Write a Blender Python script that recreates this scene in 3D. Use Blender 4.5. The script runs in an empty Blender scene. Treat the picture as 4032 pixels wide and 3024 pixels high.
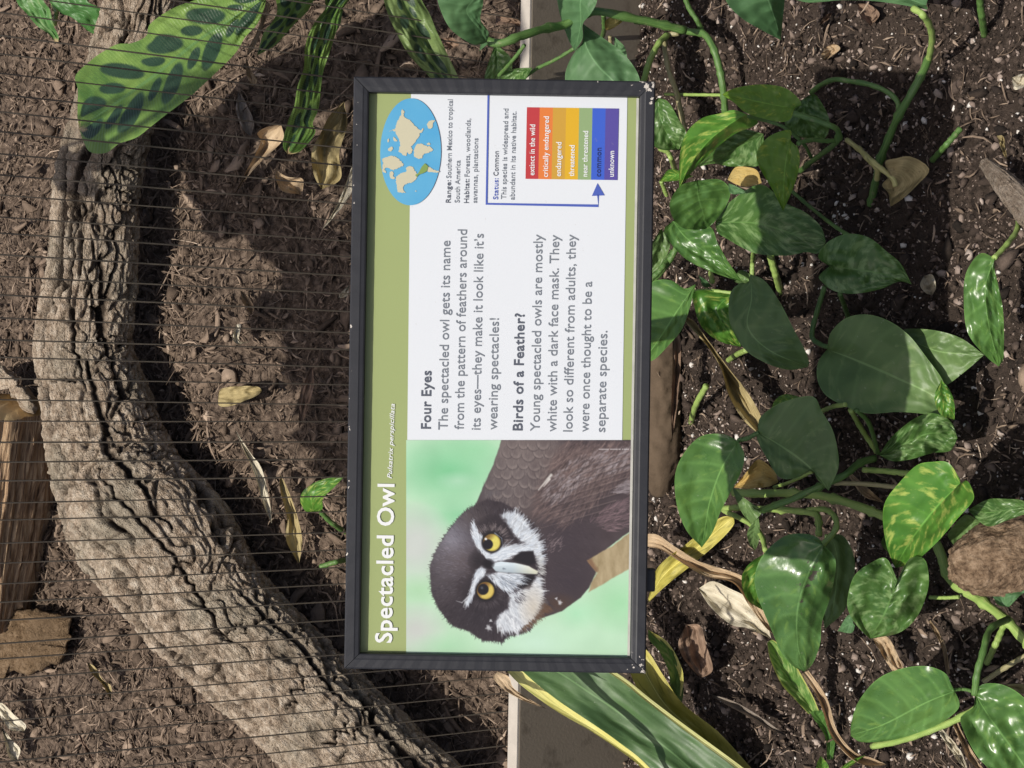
import bpy, math, random
import numpy as np
from mathutils import Vector
random.seed(7); R = np.random.default_rng(11)
SC = bpy.context.scene; COL = SC.collection
# ------------------------------------------------------------------ camera, sky, sun, exposure
CAM_H, PITCH, FPX, ROLL = 1.23, math.radians(35), 6000.0, 0.022
CX, CY = 2016.0, 1512.0
cp, sp = math.cos(PITCH), math.sin(PITCH)
C0 = np.array([0, 0, CAM_H]); FW = np.array([0, cp, -sp]); UP = np.array([0, sp, cp]); RT = np.array([1.0, 0, 0])
_x, _y = -UP, RT                                   # the phone was held sideways: picture right is down in the place
IX = math.cos(ROLL)*_x + math.sin(ROLL)*_y; IY = math.cos(ROLL)*_y - math.sin(ROLL)*_x
cam = bpy.data.cameras.new('camera'); camo = bpy.data.objects.new('camera', cam); COL.objects.link(camo)
from mathutils import Matrix
camo.matrix_world = Matrix(((IX[0], IY[0], -FW[0], C0[0]), (IX[1], IY[1], -FW[1], C0[1]), (IX[2], IY[2], -FW[2], C0[2]), (0, 0, 0, 1)))
cam.sensor_fit = 'HORIZONTAL'; cam.sensor_width = 36; cam.lens = 36*FPX/4032
cam.clip_start = 0.02; cam.clip_end = 200
SC.camera = camo
SUN = Vector((-0.10, -0.113, 0.56)).normalized()
w = bpy.data.worlds.new('World'); SC.world = w; w.use_nodes = True
nt = w.node_tree; sky = nt.nodes.new('ShaderNodeTexSky'); sky.sky_type = 'NISHITA'; sky.sun_disc = False; sky.air_density = .55; sky.dust_density = 3.5; sky.ozone_density = .6
sky.sun_elevation = math.asin(SUN.z); sky.sun_rotation = math.atan2(SUN.x, SUN.y)
bg = nt.nodes['Background']; nt.links.new(sky.outputs[0], bg.inputs[0]); bg.inputs[1].default_value = 0.105
sl = bpy.data.lights.new('sun', 'SUN'); sl.energy = 4.1; sl.angle = math.radians(0.5); sl.color = (1, 0.945, 0.86)
so = bpy.data.objects.new('sun', sl); COL.objects.link(so); so.rotation_euler = SUN.to_track_quat('Z', 'Y').to_euler()
SC.view_settings.view_transform = 'Standard'; SC.view_settings.look = 'None'; SC.view_settings.gamma = 1
SC.view_settings.exposure = 0.12

# ------------------------------------------------------------------ photograph geometry -> place
TILES = {1: (0, 0, 1.58), 2: (0, 1000, 1.58), 3: (0, 1974, 1.58), 4: (1300, 0, 1.58), 8: (1300, 1974, 1.58),
         5: (2500, 0, 1.4426), 6: (2500, 900, 1.4426), 7: (2500, 1874, 1.4426), 'D': (0, 0, 1/1.8228),
         'A': (1350, 280, 1.7696), 'B': (1350, 900, 1.7696), 'C': (1350, 1700, 1.6928)}
def P(t, pts):
    ox, oy, s = TILES[t]; a = np.asarray(pts, float).reshape(-1, 2)
    return a/s + np.array([ox, oy])
def rays(px):
    px = np.asarray(px, float).reshape(-1, 2)
    return FW + IX*((px[:, :1]-CX)/FPX) + IY*((CY-px[:, 1:2])/FPX)
BANK_Y, BANK_Z, BANK_S = 1.60, 0.07, 0.34
def depth(px, h, surf):                            # distance along the view axis where the ray meets the surface raised by h
    d = rays(px); h = np.asarray(h, float)
    if surf == 'bed': return (h-CAM_H)/d[:, 2]
    t = (BANK_Z+h-BANK_S*BANK_Y-CAM_H)/(d[:, 2]-BANK_S*d[:, 1])
    for _ in range(4):
        q = C0+d*t[:, None]; t = (BANK_Z+h+mound(q[:, :2])-BANK_S*BANK_Y-CAM_H)/(d[:, 2]-BANK_S*d[:, 1])
    return t
MOUND = None
def mound(xy):                                     # long low heap of mulch inside the log's curve
    if MOUND is None: return np.zeros(len(xy))
    m_ = np.zeros(len(xy))
    for k in range(len(MOUND)-1):
        a, b, c = MOUND[k, :2], MOUND[k+1, :2], MOUND[k:k+2, 2]; e = b-a; t = np.clip(((xy-a) @ e)/(e @ e), 0, 1); d = np.linalg.norm(xy-a-t[:, None]*e, axis=1); m_ = np.maximum(m_, (c[0]+(c[1]-c[0])*t)*np.exp(-(d/.085)**2))
    return m_
def at(px, h=0.0, surf='bed'):
    t = depth(px, h, surf); return C0 + rays(px)*t[:, None]
_m = at([[930, 860], [890, 1080], [900, 1350], [960, 1620], [1080, 1880], [1230, 2080]], 0, 'bank'); MOUND = np.stack([_m[:, 0], _m[:, 1], [.0, .04, .055, .055, .045, .01]], 1)

# ------------------------------------------------------------------ numpy noise
_perm = np.concatenate([np.random.default_rng(3).permutation(256)]*3)
_grad = np.random.default_rng(5).normal(size=(256, 3)); _grad /= np.linalg.norm(_grad, axis=1)[:, None]
def perlin(p):
    p = np.asarray(p, float); i = np.floor(p).astype(int); f = p-i; i &= 255
    u = f*f*f*(f*(f*6-15)+10); out = 0
    for dx in (0, 1):
        for dy in (0, 1):
            for dz in (0, 1):
                g = _grad[_perm[_perm[_perm[i[:, 0]+dx]+i[:, 1]+dy]+i[:, 2]+dz] & 255]
                wgt = (u[:, 0] if dx else 1-u[:, 0])*(u[:, 1] if dy else 1-u[:, 1])*(u[:, 2] if dz else 1-u[:, 2])
                out = out + wgt*(g[:, 0]*(f[:, 0]-dx)+g[:, 1]*(f[:, 1]-dy)+g[:, 2]*(f[:, 2]-dz))
    return out*1.6
def fbm(p, n=4, gain=.5):
    p = np.asarray(p, float); s = 0; a = 1; t = 0
    for k in range(n):
        s = s + a*perlin(p*2**k+k*17.3); t += a; a *= gain
    return s/t
def ridge(p, n=3):
    p = np.asarray(p, float); s = 0; a = 1; t = 0
    for k in range(n):
        s = s + a*(1-np.abs(perlin(p*2**k+k*9.1))*2); t += a; a *= .5
    return s/t
def worley(p):                                     # distance to nearest and second nearest feature point (2-D)
    p = np.asarray(p, float); ip = np.floor(p).astype(int); f1 = np.full(len(p), 9.); f2 = f1.copy(); cid = np.zeros(len(p), int)
    jit = np.random.default_rng(8).random((256, 2))
    for dx in (-1, 0, 1):
        for dy in (-1, 0, 1):
            c = ip+np.array([dx, dy]); h = _perm[_perm[c[:, 0] & 255]+(c[:, 1] & 255)]
            d = np.linalg.norm(c+jit[h]-p, axis=1); n = d < f1
            f2 = np.where(n, f1, np.minimum(f2, d)); cid = np.where(n, h, cid); f1 = np.where(n, d, f1)
    return f1, f2, cid

# ------------------------------------------------------------------ mesh helpers
def tag(o, label, cat, group=None):
    o['label'] = label; o['category'] = cat
    if group: o['group'] = group
    return o
def thing(name, loc, label, cat, group=None):
    o = bpy.data.objects.new(name, None); COL.objects.link(o); o.location = [float(v) for v in loc]; o.empty_display_size = .05
    return tag(o, label, cat, group)
def root_loc(o):
    l = np.zeros(3)
    while o is not None:
        l = l+np.array(o.location); o = o.parent
    return l
def mesh(name, V, F, mat, parent=None, loc=None, uv=None, attrs=None, cols=None, smooth=True, midx=None):
    """V world positions, F list or array of faces; uv/attrs/cols are per vertex"""
    V = np.asarray(V, float)
    base = root_loc(parent) if parent is not None else np.zeros(3)
    if loc is None: loc = base
    loc = np.asarray(loc, float)
    me = bpy.data.meshes.new(name)
    if isinstance(F, np.ndarray):
        n = len(F); k = F.shape[1]
        me.vertices.add(len(V)); me.vertices.foreach_set('co', (V-loc).astype(np.float32).ravel())
        me.loops.add(n*k); me.loops.foreach_set('vertex_index', F.astype(np.int32).ravel())
        me.polygons.add(n); me.polygons.foreach_set('loop_start', np.arange(0, n*k, k, dtype=np.int32))
        me.update(calc_edges=True); me.validate()
    else:
        me.from_pydata((V-loc).tolist(), [], F)
    li = np.zeros(len(me.loops), np.int32); me.loops.foreach_get('vertex_index', li)
    if uv is not None:
        l = me.uv_layers.new(name='UVMap'); l.data.foreach_set('uv', np.asarray(uv, np.float32)[li].ravel())
    for k, a in (attrs or {}).items():
        t = me.attributes.new(k, 'FLOAT', 'POINT'); t.data.foreach_set('value', np.asarray(a, np.float32))
    if cols is not None:
        t = me.attributes.new('print_colour', 'FLOAT_COLOR', 'POINT')
        t.data.foreach_set('color', np.concatenate([cols, np.ones((len(cols), 1))], 1).astype(np.float32).ravel())
    if smooth: me.polygons.foreach_set('use_smooth', np.ones(len(me.polygons), bool))
    for m in (mat if isinstance(mat, (list, tuple)) else [mat]): me.materials.append(m)
    if midx is not None: me.polygons.foreach_set('material_index', np.asarray(midx, np.int32))
    me.update()
    o = bpy.data.objects.new(name, me); COL.objects.link(o); o.location = [float(v) for v in loc-base]
    if parent is not None: o.parent = parent
    return o
def gridF(n, m, wrap=False):
    i, j = np.meshgrid(np.arange(n-1), np.arange(m if wrap else m-1), indexing='ij'); j2 = (j+1) % m
    return np.stack([i*m+j, i*m+j2, (i+1)*m+j2, (i+1)*m+j], -1).reshape(-1, 4)
def crom(pts, n, closed=False):
    """smooth resampled curve through points, even in length"""
    p = np.asarray(pts, float)
    if len(p) == 2: return p[0]+(p[1]-p[0])*np.linspace(0, 1, n)[:, None]
    e = np.vstack([2*p[0]-p[1], p, 2*p[-1]-p[-2]]); out = []
    for k in range(1, len(e)-2):
        t = np.linspace(0, 1, 14, endpoint=False)[:, None]; a, b, c, d = e[k-1], e[k], e[k+1], e[k+2]
        out.append(.5*((2*b)+(c-a)*t+(2*a-5*b+4*c-d)*t*t+(3*b-a-3*c+d)*t**3))
    out.append(p[-1:]); q = np.vstack(out)
    s = np.concatenate([[0], np.cumsum(np.linalg.norm(np.diff(q, axis=0), axis=1))])
    return np.stack([np.interp(np.linspace(0, s[-1], n), s, q[:, k]) for k in range(p.shape[1])], 1)
def tube(path, rad, sides=8, n=None, rough=0, seed=0):
    """path Nx3, rad scalar or N; returns V, F, uv"""
    path = np.asarray(path, float); rad = np.ones(len(path))*rad
    if n: 
        q = crom(np.concatenate([path, rad[:, None]], 1), n); path, rad = q[:, :3], q[:, 3]
    N = len(path); T = np.gradient(path, axis=0); T /= np.linalg.norm(T, axis=1)[:, None]+1e-12
    a = np.cross(T[0], [0.3, .2, .9]); a /= np.linalg.norm(a); V = []; uv = []
    for i in range(N):
        a = a-T[i]*a.dot(T[i]); a /= np.linalg.norm(a); b = np.cross(T[i], a)
        th = np.linspace(0, 2*np.pi, sides, endpoint=False)
        V.append(path[i]+rad[i]*(np.cos(th)[:, None]*a+np.sin(th)[:, None]*b)); uv.append(np.stack([np.full(sides, i/(N-1)), th/6.2832], 1))
    V = np.vstack(V); uv = np.vstack(uv); F = gridF(N, sides, True).tolist()
    if rough: 
        d = V-np.repeat(path, sides, 0); V = V+d*(rough*fbm(V*120+seed, 2))[:, None]
    F.append(list(range(sides))[::-1]); F.append(list(range((N-1)*sides, N*sides)))
    return V, F, uv
def join(parts):
    V = []; F = []; o = 0
    for v, f in parts:
        V.append(v); F += [[i+o for i in q] for q in (f.tolist() if isinstance(f, np.ndarray) else f)]; o += len(v)
    return np.vstack(V), F

# ------------------------------------------------------------------ material helpers
def srgb(*c): return tuple(((v/255)/12.92 if v/255 <= .04045 else ((v/255+.055)/1.055)**2.4) for v in c)
def mat(name):
    m = bpy.data.materials.new(name); m.use_nodes = True; n = m.node_tree
    return m, n, n.nodes['Principled BSDF'], n.links.new
def node(n, t, **kw):
    x = n.nodes.new(t)
    for k, v in kw.items():
        if k in x.inputs: x.inputs[k].default_value = v
        else: setattr(x, k, v)
    return x
def mixc(n, fac, a, b, mode='MIX'):
    x = n.nodes.new('ShaderNodeMix'); x.data_type = 'RGBA'; x.blend_type = mode; L = n.links.new
    for v, k in ((fac, 0), (a, 6), (b, 7)):
        if hasattr(v, 'is_linked'): L(v, x.inputs[k])
        elif k == 0: x.inputs[0].default_value = v
        else: x.inputs[k].default_value = (*v[:3], 1)
    return x.outputs[2]
def mth(n, op, a, b=None, c=None):
    x = n.nodes.new('ShaderNodeMath'); x.operation = op
    for i, v in enumerate((a, b, c)):
        if v is None: continue
        if hasattr(v, 'is_linked'): n.links.new(v, x.inputs[i])
        else: x.inputs[i].default_value = v
    return x.outputs[0]
def ramp(n, fac, *stops):
    x = n.nodes.new('ShaderNodeValToRGB'); e = x.color_ramp.elements
    while len(e) < len(stops): e.new(.5)
    for k, (p, c) in enumerate(stops): e[k].position = p; e[k].color = (*c, 1) if len(c) == 3 else c
    n.links.new(fac, x.inputs[0]); return x.outputs[0]
def noise(n, scale, detail=4, vec=None, rough=.55, dist=0):
    x = node(n, 'ShaderNodeTexNoise', Scale=scale, Detail=detail, Roughness=rough, Distortion=dist)
    if vec is None: vec = node(n, 'ShaderNodeTexCoord').outputs['Object']
    n.links.new(vec, x.inputs['Vector']); return x.outputs['Fac']
def bump(n, b, h, strength=.3, dist=.002):
    x = node(n, 'ShaderNodeBump', Strength=strength, Distance=dist); n.links.new(h, x.inputs['Height']); n.links.new(x.outputs[0], b.inputs['Normal'])
def attr(n, name): return node(n, 'ShaderNodeAttribute', attribute_name=name)
W01 = (0, 0, 0), (1, 1, 1)
def chip_mat(name, stops, rough=.85, var=90):
    m, n, b, L = mat(name); f = attr(n, 'tone').outputs['Fac']
    f = mth(n, 'ADD', f, mth(n, 'MULTIPLY', mth(n, 'SUBTRACT', noise(n, var, 4), .5), .35))
    L(ramp(n, f, *stops), b.inputs['Base Color']); b.inputs['Roughness'].default_value = rough
    b.inputs['Specular IOR Level'].default_value = .25
    bump(n, b, noise(n, var*6, 3), .5, .001); return m
def plain(name, c, rough=.6, var=.15, scale=40, bmp=.2, spec=.4, metal=0):
    m, n, b, L = mat(name); f = noise(n, scale, 5)
    L(mixc(n, f, tuple(v*(1-var) for v in c), tuple(v*(1+var) for v in c)), b.inputs['Base Color'])
    b.inputs['Roughness'].default_value = rough; b.inputs['Specular IOR Level'].default_value = spec; b.inputs['Metallic'].default_value = metal
    if bmp: bump(n, b, noise(n, scale*8, 4), bmp, .001)
    return m
# ------------------------------------------------------------------ ground: planting bed in front, mulched bank behind
def bank_line(x):                                   # back face of the edging board runs slightly askew
    return FY0 + (x-FX0)*FSLOPE
_a, _b = at([[2087, 140]], .13)[0], at([[2040, 2800]], .13)[0]
FSLOPE = (_b[1]-_a[1])/(_b[0]-_a[0]); FX0, FY0 = _a[0], _a[1]      # front top edge of the board
def bed_h(xy):
    p = np.concatenate([xy, np.zeros((len(xy), 1))], 1)
    d_ = np.abs(bank_line(xy[:, 0])-xy[:, 1])
    return .020*fbm(p*5, 3)+.010*fbm(p*24+7, 3)+.005*ridge(p*60, 2)+.004*fbm(p*190, 2)-.006-.042*np.exp(-(d_/.085)**2)
def bank_base(xy): return BANK_Z+BANK_S*(xy[:, 1]-BANK_Y)
def bank_h(xy):
    p = np.concatenate([xy, np.zeros((len(xy), 1))], 1)
    return bank_base(xy)+mound(xy)+.028*fbm(p*3.2+3, 3)+.014*fbm(p*16, 3)+.008*ridge(p*50+3, 3)+.004*fbm(p*130, 2)-.004
def soil_material():
    m, n, b, L = mat('dark potting soil')
    a = noise(n, 14, 6); c = noise(n, 160, 6); d = noise(n, 500, 3)
    col = ramp(n, c, (.28, (.008, .006, .005)), (.5, (.035, .026, .02)), (.66, (.10, .075, .06)), (.82, (.24, .19, .155)))
    col = mixc(n, mth(n, 'MULTIPLY', a, .5), col, (.035, .024, .018))
    col = mixc(n, ramp(n, noise(n, 5, 4), (.42, W01[0]), (.6, W01[1])), col, (.05, .037, .029))
    L(col, b.inputs['Base Color']); b.inputs['Roughness'].default_value = .95; b.inputs['Specular IOR Level'].default_value = .2
    bump(n, b, mth(n, 'ADD', c, d), .8, .004); return m
SOIL = soil_material()
nx, ny = 620, 330
gx, gy = np.meshgrid(np.linspace(-.95, .95, nx), np.linspace(.62, 1.575, ny), indexing='ij')
xy = np.stack([gx.ravel(), gy.ravel()], 1)
o = mesh('planting_bed', np.concatenate([xy, bed_h(xy)[:, None]], 1), gridF(nx, ny)[:, ::-1], SOIL); o['kind'] = 'structure'
nx, ny = 520, 460
gx, gy = np.meshgrid(np.linspace(-1.3, 1.3, nx), np.linspace(0, 1, ny), indexing='ij'); gy = bank_line(gx)+.012+gy*(3.6-bank_line(gx)); xy = np.stack([gx.ravel(), gy.ravel()], 1)
m, n, b, L = mat('bark mulch ground')
c = noise(n, 90, 6)
L(ramp(n, c, (.3, (.02, .014, .01)), (.48, (.09, .065, .048)), (.68, (.2, .15, .112)), (.86, (.32, .245, .185))), b.inputs['Base Color'])
b.inputs['Roughness'].default_value = .95; b.inputs['Specular IOR Level'].default_value = .2; bump(n, b, mth(n, 'ADD', c, noise(n, 300, 3)), .8, .005); MULCHG = m
o = mesh('mulch_bank', np.concatenate([xy, bank_h(xy)[:, None]], 1), gridF(nx, ny)[:, ::-1], MULCHG); o['kind'] = 'structure'
# a wide sheet of earth under and around both, out to the horizon
m_earth = plain('earth', (.06, .045, .035), .95, .4, 6, .3, .2)
def ring(z_of):
    xs = [-60, -8, -1.28, -.93, .93, 1.28, 8, 60]; ys = [-40, -6, .64, 1.2, 1.56, 3.55, 12, 80]
    V = [(x, y, z_of(x, y)) for x in xs for y in ys]; F = []
    for i in range(7):
        for j in range(7):
            a = i*8+j; F.append([a, a+8, a+9, a+1])
    return V, F
V, F = ring(lambda x, y: -.16 if y < 1.57 else (-.03+.22*min(y-1.56, 3.0)))
o = mesh('ground', V, F, m_earth, smooth=False); o['kind'] = 'structure'

# soil crumbs, perlite and mulch shreds: nobody could count them
ICO_V = []
g = (1+5**.5)/2
for a, b_ in ((-1, g), (1, g), (-1, -g), (1, -g)): ICO_V.append((a, b_, 0))
for a, b_ in ((-1, g), (1, g), (-1, -g), (1, -g)): ICO_V.append((0, a, b_))
for a, b_ in ((g, -1), (g, 1), (-g, -1), (-g, 1)): ICO_V.append((a, 0, b_))
ICO_V = np.array(ICO_V)/math.hypot(1, g)
ICO_F = np.array([[0,11,5],[0,5,1],[0,1,7],[0,7,10],[0,10,11],[1,5,9],[5,11,4],[11,10,2],[10,7,6],[7,1,8],[3,9,4],[3,4,2],[3,2,6],[3,6,8],[3,8,9],[4,9,5],[2,4,11],[6,2,10],[8,6,7],[9,8,1]])
def rot_mats(n, tilt=np.pi):
    q = R.normal(size=(n, 4)); q /= np.linalg.norm(q, axis=1)[:, None]; w_, x, y, z = q.T
    return np.stack([np.stack([1-2*(y*y+z*z), 2*(x*y-z*w_), 2*(x*z+y*w_)], -1), np.stack([2*(x*y+z*w_), 1-2*(x*x+z*z), 2*(y*z-x*w_)], -1), np.stack([2*(x*z-y*w_), 2*(y*z+x*w_), 1-2*(x*x+y*y)], -1)], 1)
def crumbs(name, xy, zf, size, tone, material, squash=(1, .8, .6), lump=.3, sink=.2):
    n = len(xy); M = rot_mats(n)
    v = ICO_V[None]*(1+lump*R.normal(size=(n, 12, 1)))*np.array(squash)*size[:, None, None]
    v = np.einsum('nij,nkj->nki', M, v); v[..., :2] += xy[:, None]; v[..., 2] += (zf(xy)+size*sink)[:, None]
    F = (ICO_F[None]+(np.arange(n)*12)[:, None, None]).reshape(-1, 3)
    return mesh(name, v.reshape(-1, 3), F, material, attrs={'tone': np.repeat(tone, 12)}, smooth=False)
def uni(n, x0, x1, y0, y1): return np.stack([R.uniform(x0, x1, n), R.uniform(y0, y1, n)], 1)
SOILC = chip_mat('soil crumb', [(0, (.012, .009, .007)), (.3, (.05, .036, .028)), (.6, (.15, .112, .09)), (.82, (.27, .21, .175)), (1, (.42, .35, .3))], .95, 220)
MULC = chip_mat('shredded bark', [(0, (.036, .025, .018)), (.3, (.125, .09, .064)), (.6, (.25, .185, .135)), (.85, (.40, .305, .225)), (1, (.58, .47, .36))], .9, 160)
n_ = 75000
xy = uni(n_, -.72, .72, .74, 1.555); sz = np.clip(.0010*R.pareto(2.3, n_)+.0010, 0, .0065)
o = crumbs('soil_crumbs', xy, bed_h, sz, np.where(R.random(n_) < .68, np.clip(R.normal(.26, .14, n_), 0, 1), np.clip(R.normal(.72, .16, n_), 0, 1)), SOILC, (1, .75, .5), .38, .25); o['kind'] = 'stuff'
nb_ = 16000; xyb = uni(nb_, -.9, .9, 1.58, 3.0)
o = crumbs('mulch_crumbs', xyb, bank_h, np.clip(.0015*R.pareto(2.2, nb_)+.0014, 0, .010), np.clip(R.normal(.34, .18, nb_), 0, 1), MULC, (1, .7, .5), .35, .1); o['kind'] = 'stuff'
n2 = 420; xy2 = uni(n2, -.72, .72, .74, 1.55); sz2 = R.uniform(.005, .013, n2)
o = crumbs('soil_clods', xy2, bed_h, sz2, np.clip(R.normal(.22, .14, n2), 0, 1), SOILC, (1, .8, .5), .3, .0); o['kind'] = 'stuff'
PERL = plain('perlite', (.66, .62, .57), .9, .25, 300, .4, .2)
n_ = 5200; xy = uni(n_, -.8, .8, .72, 1.555); keep = fbm(np.concatenate([xy*4, np.zeros((n_, 1))], 1), 2) > R.uniform(-.5, .35, n_); xy = xy[keep]
sz = np.clip(.0007*R.pareto(2.1, len(xy))+.0009, 0, .0044)
o = crumbs('perlite_grains', xy, bed_h, sz, np.ones(len(xy)), PERL, (1, .85, .7), .3, .5); o['kind'] = 'stuff'
def shreds(name, xy, zf, L_, W_, tone, material, slope, lift=.003, tilt=.28, curl=.35):
    n = len(xy); az = R.uniform(0, 6.283, n); d = np.stack([np.cos(az), np.sin(az), R.normal(0, tilt, n)], 1)
    d[:, 2] += slope*d[:, 1]; d /= np.linalg.norm(d, axis=1)[:, None]
    up = np.tile(np.array([0, -slope, 1.0]), (n, 1))+R.normal(0, .5, (n, 3)); s = np.cross(d, up); s /= np.linalg.norm(s, axis=1)[:, None]; up = np.cross(s, d)
    bend = R.normal(0, curl, n); bs = R.normal(0, curl, n); K = 4; vs = []
    for k in range(K):
        t = k/(K-1)-.5; wk = W_*(1-.75*abs(2*t)**2.2)*(1+.25*R.normal(size=n)); th = W_*.4*(1-.5*abs(2*t))
        c = d*(t*L_)[:, None]+up*(bend*L_*(t*t-.08))[:, None]+s*(bs*L_*(t*t))[:, None]
        for a, b_ in ((-1, -1), (1, -1), (1, 1), (-1, 1)):
            vs.append(c+s*(a*wk*.5)[:, None]+up*(b_*th*.5)[:, None])
    v = np.stack(vs, 1); base = np.concatenate([xy, (zf(xy)+lift+R.exponential(.004, n))[:, None]], 1); v += base[:, None]
    f = [[0, 1, 2, 3][::-1], [12, 13, 14, 15]]
    for k in range(3):
        for j in range(4): f.append([k*4+j, k*4+(j+1) % 4, k*4+4+(j+1) % 4, k*4+4+j])
    F = (np.array(f)[None]+(np.arange(n)*16)[:, None, None]).reshape(-1, 4)
    return mesh(name, v.reshape(-1, 3), F, material, attrs={'tone': np.repeat(tone, 16)})
n_ = 30000; xy = uni(n_, -.9, .9, 1.58, 3.0)
big = R.random(n_) < .022
o = shreds('bark_mulch', xy, bank_h, np.where(big, R.uniform(.018, .05, n_), np.clip(R.lognormal(-4.15, .6, n_), .005, .085)), np.where(big, R.uniform(.008, .02, n_), np.clip(R.lognormal(-6.3, .6, n_), .0008, .013)), np.clip(R.normal(.40, .17, n_), 0, 1), MULC, BANK_S); o['kind'] = 'stuff'
n_ = 9000; xy = uni(n_, -.75, .75, .74, 1.555); keep = (R.random(n_) < .45) | (fbm(np.concatenate([xy*3.3+9, np.zeros((n_, 1))], 1), 2) > .08); xy = xy[keep]; k_ = len(xy)
o = shreds('plant_debris', xy, bed_h, np.clip(R.lognormal(-4.5, .6, k_), .004, .06), np.clip(R.lognormal(-6.6, .55, k_), .0006, .006), np.clip(R.normal(.42, .2, k_), 0, 1), MULC, 0, .002); o['kind'] = 'stuff'

# ------------------------------------------------------------------ edging board and harp-wire screen
def boxV(c, ax, ay, az):
    c = np.asarray(c, float); V = np.array([c+sx*ax+sy*ay+sz*az for sx in (-1, 1) for sy in (-1, 1) for sz in (-1, 1)])
    return V, [[0, 1, 3, 2], [4, 6, 7, 5], [0, 4, 5, 1], [2, 3, 7, 6], [0, 2, 6, 4], [1, 5, 7, 3]]
def bevel(o, w=.002, seg=2):
    md = o.modifiers.new('bevel', 'BEVEL'); md.width = w; md.segments = seg; md.limit_method = 'ANGLE'; return o
ldir = np.array([1, FSLOPE, 0]); ldir /= np.linalg.norm(ldir); bdir = np.array([-ldir[1], ldir[0], 0])
m, n, b, L = mat('weathered cement board')
f1 = noise(n, 9, 5); f2 = noise(n, 260, 4); f3 = noise(n, 45, 5)
c = mixc(n, f1, (.15, .127, .095), (.215, .184, .142)); c = mixc(n, ramp(n, f3, (.55, W01[0]), (.75, W01[1])), c, (.09, .073, .054)); c = mixc(n, mth(n, 'MULTIPLY', f2, .35), c, (.2, .17, .135))
L(c, b.inputs['Base Color']); b.inputs['Roughness'].default_value = .9; b.inputs['Specular IOR Level'].default_value = .2; bump(n, b, f2, .35, .001); BOARD = m
m_cap = plain('pale board edge', (.42, .385, .335), .85, .2, 60, .4, .2)  # top edge is paler than the board face
TH = .021
mid = np.array([0, FY0-FX0*FSLOPE, 0])
bt = thing('edging_board', mid, 'weathered grey brown edging board with a pale top edge behind the plants', 'edging board')
V, F = boxV(mid+bdir*TH/2+np.array([0, 0, -.006]), ldir*1.2, bdir*TH/2, np.array([0, 0, .134])); bevel(mesh('board_face', V, F, BOARD, bt, smooth=False), .0015)
V, F = boxV(mid+bdir*TH/2+np.array([0, 0, .1292]), ldir*1.2, bdir*(TH/2-.0006), np.array([0, 0, .0012])); mesh('top_edge', V, F, m_cap, bt, smooth=False)
m_strip = plain('pale back strip', (.42, .38, .31), .85, .3, 30, .4, .2)
a_ = at([[1985, 2950]], .10, 'bed')[0]
st = mesh('wooden_strip', *boxV(mid+bdir*(TH+.016)-ldir*.62+np.array([0, 0, .075]), ldir*.33, bdir*.013, np.array([0, 0, .022])), m_strip, smooth=False, loc=mid+bdir*(TH+.016)-ldir*.62+np.array([0, 0, .053])); bevel(st, .004)
tag(st, 'pale wooden strip lying behind the edging board at the bottom of the picture', 'wood strip')
m_wire = plain('dull brown wire', (.13, .11, .085), .55, .3, 90, 0, .5, .35)
ft = thing('wire_fence', mid+bdir*(TH+.003)+np.array([0, 0, .1]), 'fence screen of thin dark parallel wires rising behind the edging board', 'wire fence')
lean = np.array([0, math.tan(math.radians(5)), 1.0])
# measured where each wire meets the picture's left part
wy = [52, 118, 190, 265, 333, 405, 478, 545, 617, 700, 775, 845, 926, 985, 1066, 1140, 1210, 1297, 1367, 1440, 1510, 1588, 1661, 1740, 1810, 1886, 1960, 2028, 2105, 2180, 2250, 2322, 2388, 2466, 2530, 2600, 2680, 2750, 2822, 2900, 2972]
base_p = mid+bdir*(TH+.003); nrm = np.cross(ldir, lean)
def fence_at(px):
    d = rays(px); t = ((base_p-C0) @ nrm)/(d @ nrm); return C0+d*t[:, None]
hits = fence_at([[1000, y] for y in wy]); s_ = list((hits-base_p) @ ldir)
sp_ = (s_[0]-s_[-1])/(len(s_)-1)
for k in range(1, 9): s_.append(s_[0]+sp_*k+random.uniform(-.001, .001))
for k in range(1, 9): s_.append(s_[40]-sp_*k+random.uniform(-.001, .001))
for s in s_:
    p0 = base_p+ldir*s+lean*.02; k = random.uniform(-.003, .003); j = random.uniform(-.0012, .0012)
    path = np.array([p0, p0+lean*.3+ldir*j+bdir*j, p0+lean*.7+ldir*(k/2)-bdir*j, p0+lean*1.25+ldir*k])
    V, F, uv = tube(path, .00085*random.uniform(.85, 1.15), 6, 24); mesh('wire', V, F, m_wire, ft)

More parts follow.
